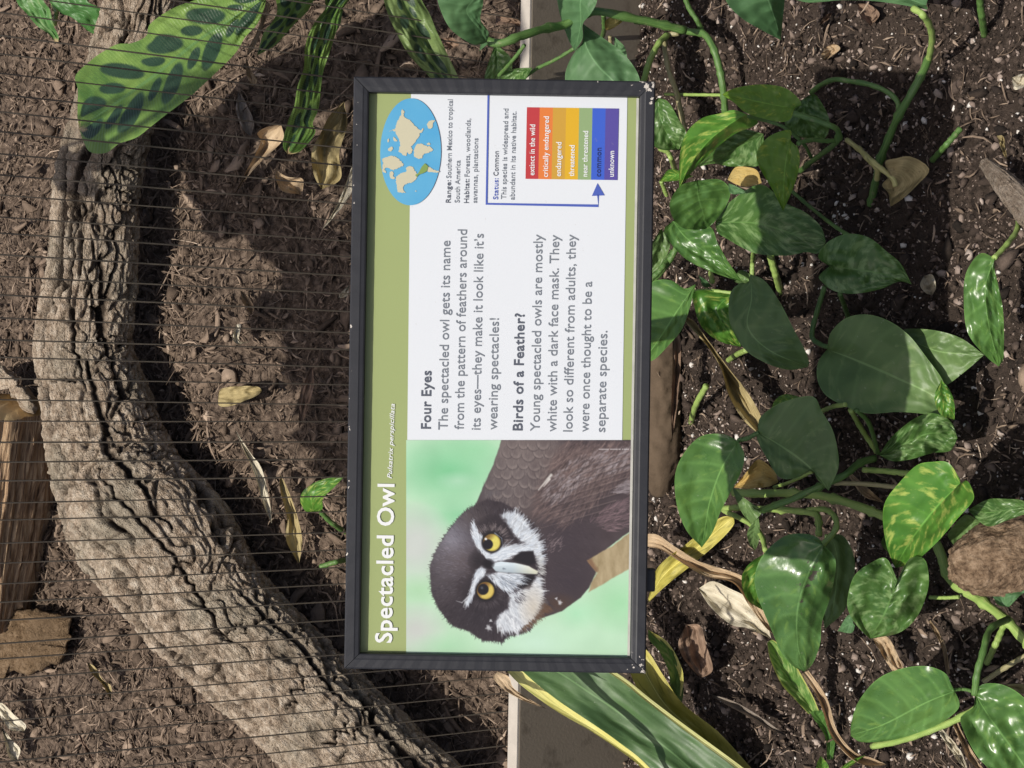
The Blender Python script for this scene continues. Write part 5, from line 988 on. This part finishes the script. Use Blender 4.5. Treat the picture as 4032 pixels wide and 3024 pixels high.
leaf('leaf', p, 4, [(310, -100), (350, 60), (400, 180), (490, 340), (610, 470), (700, 580)], [(520, -100), (580, 20), (620, 90), (670, 210), (745, 370), (800, 490), (820, 600), (700, 580)], None, .22, .12, (.012, -.012), .006, .02, .005, surf='bank', n=100, m=26, attrs=ovals(2.6, 7, 9, 0, .72), M_=CAL2)
leaf('leaf', p, 4, [(120, -60), (80, 60), (60, 160), (0, 240), (-60, 330)], [(-40, -60), (-30, 60), (-60, 180), (-60, 330)], None, .2, .14, mats='g', surf='bank', n=60, m=16, attrs=ovals(3, 5, 11), M_=CAL, fold=.006)
stem(p, 1, [(1620, 0), (1680, -60), (1900, -200)], [.36, .33, .0], 15, 'g', surf='bank'); stem(p, 1, [(1840, -30), (1900, -200)], [.2, .0], 14, 'g', surf='bank'); stem(p, 1, [(2150, -50), (1980, -200)], [.24, .0], 14, 'g', surf='bank'); stem(p, 4, [(420, -100), (60, -240)], [.2, .0], 12, 'g', surf='bank')
# unseen crowns of the same plant further up still shade the mulch
leaf('leaf', p, 1, [(1700, -700), (1500, -760), (1200, -640), (1000, -480), (900, -330)], [(1700, -700), (1640, -480), (1420, -300), (1100, -260), (900, -330)], None, .5, .36, (-.02, -.02), .01, .04, .006, surf='bank', n=120, m=34, attrs=ovals(2.4, 9, 13), M_=CAL)
p = plant(1, (300, -150), 'small plant with two green leaves browning at their tips, far top left corner', 'leafy plant', None, 'leafy_plant', 'bank')
TIPM = calathea_mat('leaf with dry tip', (.06, .17, .04), (.10, .24, .06), (.25, .34, .16))
for Ls, Rs, s_ in (([(120, -120), (100, 0), (170, 90), (230, 160), (300, 210), (355, 275)], [(260, -120), (270, 0), (310, 60), (330, 150), (365, 230), (355, 275)], 1), ([(330, -120), (290, -20), (380, 80), (450, 110), (560, 200), (640, 222)], [(560, -120), (540, 0), (620, 50), (662, 130), (660, 190), (640, 222)], 2)):
    leaf('leaf', p, 1, Ls, Rs, None, .16, .10, (-.01, .006), .008, .012, .004, surf='bank', n=50, m=12, M_=TIPM, attrs=lambda UV, s_=s_: {'dark': np.clip(fbm(np.stack([UV[:, 0]*2, UV[:, 1]*9, UV[:, 0]*0+s_], 1), 2)*2-.1, 0, .8)*(s_ == 1), 'dry': np.clip((UV[:, 0]-.9+.04*fbm(np.stack([UV[:, 0]*4, UV[:, 1]*6, UV[:, 0]*0+s_*7], 1), 2))*22, 0, 1)})
stem(p, 1, [(330, 30), (350, 70), (340, 150)], [.1, .12, .1], 14, 'l', surf='bank', name='petiole')
p = plant(2, (2000, 1600), 'small green leaf with its stalk poking out of the mulch left of the sign', 'seedling', None, 'seedling', 'bank')
leaf('leaf', p, 2, [(1960, 1605), (1900, 1600), (1868, 1530), (1900, 1460), (2010, 1402), (2142, 1384)], [(1960, 1605), (2005, 1585), (2010, 1520), (2080, 1450), (2142, 1384)], None, .07, .10, (-.012, .006), .006, .008, .003, 'b', surf='bank', n=30, m=8)
stem(p, 3, [(1950, -20), (1985, 50), (2060, 130), (2160, 200)], [.07, .05, .03, -.01], 16, 'g', surf='bank'); stem(p, 3, [(2190, 360), (2100, 375), (1995, 405)], [-.01, .03, .03], 16, 'g', surf='bank')

PIPE = plain('dull brown stake', (.10, .072, .048), .9, .4, 40, .5, .2)
px_ = crom(P(6, [(148, 430), (152, 800), (150, 1150), (140, 1480)]), 60); V, F, uv = tube(at(px_, .010-.022*np.abs(np.linspace(-1, 1, 60))**6), .0245*(1-.45*np.abs(np.linspace(-1, 1, 60))**5), 40, rough=.25)
tag(mesh('wooden_stake', V, F, PIPE, loc=at(px_[30:31], 0)[0], uv=uv), 'round dull brown stake lying along the right edge of the sign', 'stake')
# ------------------------------------------------------------------ rock, driftwood, dead leaves
m, n, b, L = mat('brown porous rock'); f = noise(n, 110, 7, rough=.75); L(ramp(n, f, (.34, (.05, .03, .018)), (.5, (.17, .115, .072)), (.66, (.31, .225, .15))), b.inputs['Base Color']); b.inputs['Roughness'].default_value = .95; b.inputs['Specular IOR Level'].default_value = .15; bump(n, b, mth(n, 'ADD', f, noise(n, 250, 4)), .7, .004)
def rock():
    c = at(P(7, [(2178, 432)]), .05)[0]; u = np.linspace(0, math.pi, 110); v = np.linspace(0, 2*math.pi, 170, endpoint=False); U, Vv = [a.ravel() for a in np.meshgrid(u, v, indexing='ij')]
    d = np.stack([np.sin(U)*np.cos(Vv), np.sin(U)*np.sin(Vv), np.cos(U)], 1); r = 1+.16*fbm(d*1.5+4, 3)+.05*fbm(d*6, 3)+.045*ridge(d*14, 2)-.03
    W = IX*d[:, :1]*.072+IY*d[:, 1:2]*.046-FW*d[:, 2:]*.045; ang = .30; 
    q = d*r[:, None]; a = IX*math.cos(ang)+IY*math.sin(ang); b_ = -IX*math.sin(ang)+IY*math.cos(ang)
    o = mesh('rock', c+a*q[:, :1]*.068+b_*q[:, 1:2]*.036-FW*q[:, 2:]*.04, gridF(110, 170, True), m, loc=c-np.array([0, 0, .05])); tag(o, 'rounded rough brown rock at the right edge of the bed', 'rock')
rock()
WD = bark_material('weathered driftwood', [(.22, .165, .12), (.36, .29, .22), (.46, .38, .3), (.55, .48, .4), (.4, .34, .27), (.12, .085, .06)])
def stickmesh(name, tile, pts, h, r, material, label, cat, group=None, surf='bed', sides=60, n_=120, rough=.22):
    px = crom(P(tile, pts), n_); hh = np.interp(np.linspace(0, 1, n_), np.linspace(0, 1, len(h)), h); t = depth(px, hh, surf); path = C0+rays(px)*t[:, None]; rr_ = np.interp(np.linspace(0, 1, n_), np.linspace(0, 1, len(r)), r)/TILES[tile][2]*t.mean()/FPX
    V, F, uv = tube(path, rr_, sides); c = np.repeat(path, sides, 0); d = V-c; th_ = uv[:, 1]*6.283
    f_ = ridge(np.stack([np.cos(th_)*2.6, np.sin(th_)*2.6, uv[:, 0]*2.2], 1)*1.5, 3)-.5+.3*fbm(np.stack([np.cos(th_)*9, np.sin(th_)*9, uv[:, 0]*5], 1), 2); V = c+d*(1+rough*f_)[:, None]
    o = mesh(name, V, F, material, loc=path[n_//2], uv=uv, attrs={'crack': np.clip(-f_*1.6-.3, 0, 1)}); return tag(o, label, cat, group)
stickmesh('driftwood', 5, [(1985, 925), (2060, 1000), (2180, 1130), (2330, 1290)], [.045, .05, .05, .05], [34, 66, 82, 90], WD, 'weathered grey driftwood stick with a broken end at the right edge', 'driftwood')
DG = 'dead leaves lying on the soil and mulch'
def dead(tile, Ls, Rs, mt, label, h=(.02, .015), surf='bed', mid=None, fold=.012, rip=.006, arch=.008, name='dead_leaf', tilt=(0, 0)):
    return single(name, tile, Ls, Rs, label, 'dead leaf', DG, surf, mid=mid, hb=h[0], ht=h[1], fold=fold, rip=rip, arch=arch, mats=mt, n=40, m=8, tilt=tilt)
dl = plant(5, (1480, 1000), 'yellowing pothos leaf hanging limp on a cut yellow stalk in the dark soil', 'dead leaf', DG, 'dead_leaf')
leaf('blade', dl, 5, [(1450, 1000), (1420, 920), (1480, 900), (1570, 890), (1672, 962), (1600, 1055), (1520, 1130), (1450, 1175)], [(1450, 1000), (1405, 1050), (1440, 1100), (1450, 1175)], [(1490, 1040), (1475, 1110)], .05, .02, (.006, -.004), .006, .01, .004, 'olive', n=36, m=9)
stem(dl, 5, [(1205, 795), (1280, 855), (1370, 935), (1460, 1010), (1480, 1060)], [.02, .04, .055, .05, .045], 15, 'y', name='stalk'); stem(dl, 5, [(1270, 840), (1330, 910), (1375, 960), (1375, 1020)], [.035, .05, .04, .03], 16, 'y', name='stalk')
dead(6, [(262, 500), (330, 520), (420, 640), (530, 790), (640, 930), (720, 1080), (705, 1170)], [(262, 500), (320, 570), (420, 680), (490, 800), (530, 940), (610, 1080), (705, 1170)], 'olive', 'long shrivelled yellow and green blade right of the sign, above the round leaf', (.04, .05), fold=.02, rip=.012)
dead(6, [(560, 1470), (620, 1400), (700, 1312), (790, 1375), (815, 1440)], [(560, 1470), (650, 1478), (760, 1465), (815, 1440)], 'gold', 'golden tan dead leaf between the round leaf and the pointed hanging leaf', (.03, .02))
dead(7, [(75, 700), (130, 520), (300, 380), (480, 240), (560, 235)], [(75, 720), (180, 620), (330, 500), (480, 370), (560, 280), (560, 235)], 'syl', 'bright yellow dead strap leaf running out from under the lower right of the sign', (.02, .03), name='dead_strap_leaf', fold=.006)
dead(7, [(60, 330), (130, 335), (240, 410), (380, 490), (540, 540), (640, 590), (700, 700), (790, 900)], [(60, 400), (150, 420), (260, 490), (400, 570), (560, 610), (650, 740), (740, 860), (790, 900)], 'tan', 'long twisted tan strap leaf curving under the glossy drooping leaf', (.05, .03), name='dead_strap_leaf', fold=.014, rip=.008)
dead(7, [(360, 640), (440, 598), (540, 640), (650, 700), (740, 820), (775, 925)], [(360, 640), (430, 745), (545, 845), (640, 865), (775, 925)], 'pale', 'broad pale tan dead leaf with a visible midrib below the twisted strap', (.025, .02), mid=[(520, 720), (660, 820)])
dead(7, [(290, 845), (370, 850), (405, 960), (442, 1100), (375, 1152)], [(290, 845), (248, 940), (262, 1010), (300, 1070), (375, 1152)], 'brown', 'curled reddish brown dead leaf beside the small snake plant blade', (.03, .02), fold=.02, rip=.012)
dead(7, [(415, 1235), (560, 1280), (700, 1360), (800, 1430), (870, 1480)], [(415, 1235), (520, 1300), (650, 1370), (760, 1440), (870, 1480)], 'grey', 'thin grey dry leaf pointing to the lower right on bare soil', (.015, .012))
dead(7, [(985, 1105), (1090, 1260), (1150, 1450), (1250, 1570), (1340, 1600), (1430, 1640)], [(945, 1125), (1050, 1290), (1110, 1470), (1220, 1600), (1330, 1650), (1430, 1640)], 'tan', 'long tan dry strap running down beside the young mottled blade', (.06, .02), name='dead_strap_leaf')
dead(7, [(1350, 925), (1440, 920), (1530, 1100)], [(1350, 925), (1470, 1115), (1530, 1100)], 'tan', 'short broad tan strap between the rippled leaf and the leaf below it', (.02, .02), name='dead_strap_leaf', fold=.006)
dead(7, [(1680, 815), (1760, 950), (1790, 1120)], [(1670, 830), (1740, 970), (1770, 1125), (1790, 1120)], 'tan', 'thin tan dry strand left of the thick pale vine', (.02, .02), name='dead_strap_leaf', fold=.004)
dead(7, [(1810, 1340), (1870, 1480), (1940, 1600), (2000, 1700)], [(1780, 1350), (1840, 1500), (1900, 1620), (2000, 1700)], 'tan', 'tan dry strap coming out between the two large leaves in the bottom right corner', (.03, .02), name='dead_strap_leaf')
dead(7, [(1740, 1430), (1850, 1560), (1900, 1700)], [(1720, 1450), (1820, 1600), (1900, 1700)], 'pale', 'pale dry strand under the stalk at the bottom of the bed', (.02, .015), name='dead_strap_leaf', fold=.004)
dead(6, [(1230, 1390), (1330, 1480), (1420, 1560)], [(1215, 1410), (1300, 1520), (1420, 1560)], 'tan', 'short tan strand lying across the pale green runner stems', (.05, .04), name='dead_strap_leaf', fold=.004)
dead(5, [(1260, 20), (1330, 25), (1390, 80), (1340, 150)], [(1260, 20), (1280, 90), (1340, 150)], 'brown', 'reddish brown dead leaf on the soil near the top right', (.012, .01))
dead(5, [(1080, 270), (1130, 250), (1165, 280), (1080, 345)], [(1080, 270), (1055, 320), (1080, 345)], 'tan', 'small tan leaf scrap on the soil below the uppermost hanging leaf', (.012, .01))
dead(5, [(1040, 150), (1080, 90), (1120, 70)], [(1040, 150), (1100, 110), (1120, 70)], 'brown', 'narrow brown leaf scrap on the soil near the top', (.012, .01))
dead(5, [(2140, 440), (2210, 420), (2260, 470)], [(2140, 440), (2160, 510), (2260, 470)], 'pale', 'pale curled leaf scrap at the right edge above the driftwood', (.02, .02), fold=.015)
dead(5, [(2055, 770), (2095, 780), (2115, 910)], [(2055, 770), (2090, 870), (2115, 910)], 'olive', 'small yellow green stalk scrap just above the driftwood', (.03, .03), fold=.004)
dead(6, [(1640, 270), (1690, 262), (1710, 330), (1690, 378)], [(1640, 270), (1620, 320), (1650, 365), (1690, 378)], 'pale', 'small crumpled pale leaf right of the variegated heart leaf', (.012, .01), fold=.02)
dead(6, [(215, 600), (240, 560), (262, 700), (240, 1000), (212, 1200)], [(215, 600), (212, 850), (205, 1050), (212, 1200)], 'brown', 'long brown dry sheath beside the round stake along the sign', (.05, .04), name='dead_strap_leaf')
# behind the wires
B = dict(surf='bank')
dead(1, [(1480, 550), (1530, 640), (1580, 760), (1560, 850)], [(1480, 550), (1470, 690), (1510, 800), (1560, 850)], 'grey', 'greyish dead leaf in the shade between the calathea and the sign', (.02, .02), 'bank')
dead(1, [(1750, 775), (1760, 870), (1640, 990), (1540, 1100), (1450, 1225)], [(1750, 775), (1660, 790), (1600, 830), (1620, 890), (1540, 1050), (1450, 1225)], 'tan', 'long pointed tan dead leaf below the narrow calathea leaf', (.05, .02), 'bank', fold=.02)
dead(1, [(1720, 1060), (1790, 1100), (1880, 1110), (1885, 1170), (1870, 1210)], [(1720, 1060), (1715, 1110), (1760, 1190), (1870, 1210)], 'tan', 'folded light brown dead leaf standing in dark mulch left of the sign', (.06, .03), 'bank', fold=.02)
dead(1, [(2230, 930), (2180, 1060), (2130, 1200), (2060, 1340), (1995, 1440)], [(2230, 1080), (2190, 1190), (2120, 1300), (1995, 1440)], 'pale', 'pale straw coloured strap leaf touching the upper left of the sign', (.08, .02), 'bank', name='dead_strap_leaf', rip=.01)
dead(1, [(2140, 630), (2160, 780), (2110, 950), (2120, 1110), (2000, 1180)], [(2140, 630), (2050, 720), (1990, 840), (1940, 940), (1950, 1080), (2000, 1180)], 'olive', 'withered yellow brown calathea leaf beside the upper left of the sign', (.08, .02), 'bank', fold=.03, rip=.02)
dead(1, [(1620, -10), (1680, 30), (1640, 160), (1580, 300), (1535, 350)], [(1620, -10), (1620, 140), (1550, 290), (1535, 350)], 'tan', 'pale pinkish dry stalk next to the widest calathea leaf', (.28, .2), 'bank', name='dead_strap_leaf', fold=.004)
dead(1, [(1530, 350), (1560, 430), (1600, 500), (1570, 540)], [(1530, 350), (1535, 470), (1570, 540)], 'tan', 'short tan dry sheath below the pinkish dry stalk', (.1, .06), 'bank', name='dead_strap_leaf', fold=.006)
dead(2, [(1358, 890), (1375, 840), (1480, 822), (1600, 825), (1628, 850)], [(1358, 890), (1365, 945), (1440, 945), (1530, 910), (1600, 880), (1628, 850)], 'olive', 'bright yellowish oval leaf lying on the sunlit mulch', (.035, .035), 'bank', fold=.01)
dead(2, [(1468, 1100), (1560, 1240), (1630, 1340), (1680, 1560), (1690, 1680)], [(1468, 1110), (1520, 1230), (1580, 1360), (1640, 1560), (1690, 1680)], 'pale', 'long whitish dry leaf lying diagonally on the sunlit mulch', (.03, .03), 'bank', fold=.008, name='dead_strap_leaf')
dead(2, [(1740, 1370), (1780, 1440), (1840, 1600), (1880, 1780), (1860, 1930)], [(1740, 1370), (1745, 1480), (1785, 1640), (1780, 1780), (1860, 1930)], 'olive', 'yellowish strap leaf below the small green seedling leaf', (.03, .03), 'bank', name='dead_strap_leaf')
dead(2, [(1945, 690), (1950, 830), (1900, 1000), (1860, 1090)], [(1945, 690), (1870, 860), (1860, 1000), (1860, 1090)], 'brown', 'slender brown dead leaf in shaded mulch halfway up the sign', (.03, .02), 'bank')
dead(2, [(1495, 225), (1540, 260), (1580, 330), (1565, 375)], [(1495, 225), (1510, 300), (1565, 375)], 'tan', 'small curled tan leaf near the top of the sunlit mulch', (.03, .03), 'bank', fold=.02)
dead(2, [(1470, 440), (1500, 440), (1490, 540), (1560, 545)], [(1470, 440), (1445, 520), (1480, 560), (1560, 545)], 'pale', 'hooked pale leaf scrap in the middle of the sunlit mulch', (.03, .03), 'bank', fold=.01)
dead(2, [(2175, 190), (2160, 260), (2105, 275)], [(2175, 190), (2120, 240), (2105, 275)], 'pale', 'tiny pale leaf scrap touching the left edge of the sign', (.03, .03), 'bank')
dead(3, [(540, 1000), (590, 1030), (640, 1110), (690, 1150), (690, 1235)], [(540, 1000), (570, 1070), (630, 1130), (660, 1180), (690, 1235)], 'olive', 'small yellowish pod shaped leaf on mulch left of the log', (.03, .03), 'bank')
dead(3, [(-60, 1230), (20, 1260), (90, 1330), (160, 1390), (150, 1430)], [(-60, 1260), (0, 1340), (60, 1420), (150, 1430)], 'pale', 'pale dry leaf at the left edge, upper of the pair in the bottom left corner', (.05, .03), 'bank')
dead(3, [(10, 1400), (70, 1480), (125, 1540), (110, 1610)], [(10, 1400), (30, 1500), (60, 1600), (110, 1610)], 'pale', 'pale dry leaf at the left edge, lower of the pair in the bottom left corner', (.04, .03), 'bank')
dead(3, [(250, 1215), (280, 1290), (330, 1490)], [(245, 1220), (270, 1310), (330, 1490)], 'brown', 'long thin brown twig like leaf in the mulch at the lower left', (.03, .03), 'bank', name='dead_strap_leaf', fold=.002)
dead(3, [(480, 1420), (530, 1500), (600, 1640)], [(475, 1425), (515, 1520), (600, 1640)], 'brown', 'long thin brown strand on mulch near the bottom left of the log', (.03, .03), 'bank', name='dead_strap_leaf', fold=.002)
dead(4, [(1030, 100), (1110, 100), (1180, 130), (1180, 160)], [(1030, 100), (1035, 155), (1110, 150), (1180, 160)], 'brown', 'light brown bark scrap behind the wires above the sign', (.05, .05), 'bank')
dead(4, [(690, 240), (760, 235), (800, 280), (740, 310)], [(690, 240), (700, 290), (740, 310)], 'brown', 'reddish leaf scrap behind the wires near the sign corner', (.04, .04), 'bank')

# ------------------------------------------------------------------ added leafy branch overhead, out of view, its leaves placed to shade the mulch
ob = thing('shade_branch', (0.05, 1.25, 1.9), 'unseen leafy branch added overhead to shade the mulch', 'branch')
sv = np.array(SUN); e1_ = np.cross(sv, [1, 0, 0]); e1_ /= np.linalg.norm(e1_); e2_ = np.cross(sv, e1_)
tips = []
_poly = [(600, 540), (930, 520), (1380, 700), (1380, 1980), (1310, 1900), (1240, 1720), (1190, 1500), (1080, 1200), (900, 870), (760, 800), (600, 860)]; _rs = np.random.default_rng(4); _spots = []
while len(_spots) < 32:
    x, y = _rs.uniform(600, 1380), _rs.uniform(520, 1980)
    if inside(_poly, np.array(x), np.array(y)) and all(math.hypot(x-a, y-b) > 105 for a, b in ((1050, 530), (1130, 690), (1320, 800))) and all(math.hypot(x-a, y-b) > 190 for a, b in ((940, 1545), (1010, 1760), (1130, 1960), (930, 1300))) and all(math.hypot(x-q[0], (y-q[1])*.7) > 58 for q in _spots): _spots.append((x, y, _rs.uniform(130, 185), _rs.uniform(62, 95), _rs.uniform(0, 3.14)))
for (x, y, wx, wy, ang) in _spots:
    g_ = at([[x, y]], 0, 'bank')[0]; k = 1.0+.22*math.sin(x); c = g_+sv*k; t_ = depth([[x, y]], 0, 'bank')[0]; a_ = wx*t_/FPX; b_ = wy*t_/FPX
    dx = math.cos(ang)*e1_+math.sin(ang)*e2_; dy = -math.sin(ang)*e1_+math.cos(ang)*e2_; N_, M2 = 26, 9; V = []; uv = []
    for i in range(N_):
        t = i/(N_-1); w__ = math.sin(math.pi*t**.8)**.8
        for j in range(M2):
            s = j/(M2-1)*2-1; V.append(c+dx*a_*(t*2-1)+dy*b_*s*w__+sv*(.02*abs(s)-.03*t*t)); uv.append((t, j/(M2-1)))
    mesh('leaf', np.array(V), gridF(N_, M2), LM['g'], ob, uv=np.array(uv)); tips.append(c-dx*a_)
hub = np.array([.1, 1.2, 1.9])
for t in tips:
    V, F, uv = tube(np.array([t, (t+hub)/2+np.array([0, 0, .12]), hub]), .003, 8, 20); mesh('twig', V, F, STEM['g'], ob, uv=uv)
V, F, uv = tube(np.array([hub, hub+np.array([.5, .1, .5]), hub+np.array([1.1, .2, .8])]), .008, 10, 24); mesh('shade_bough', V, F, STEM['t'], ob, uv=uv)
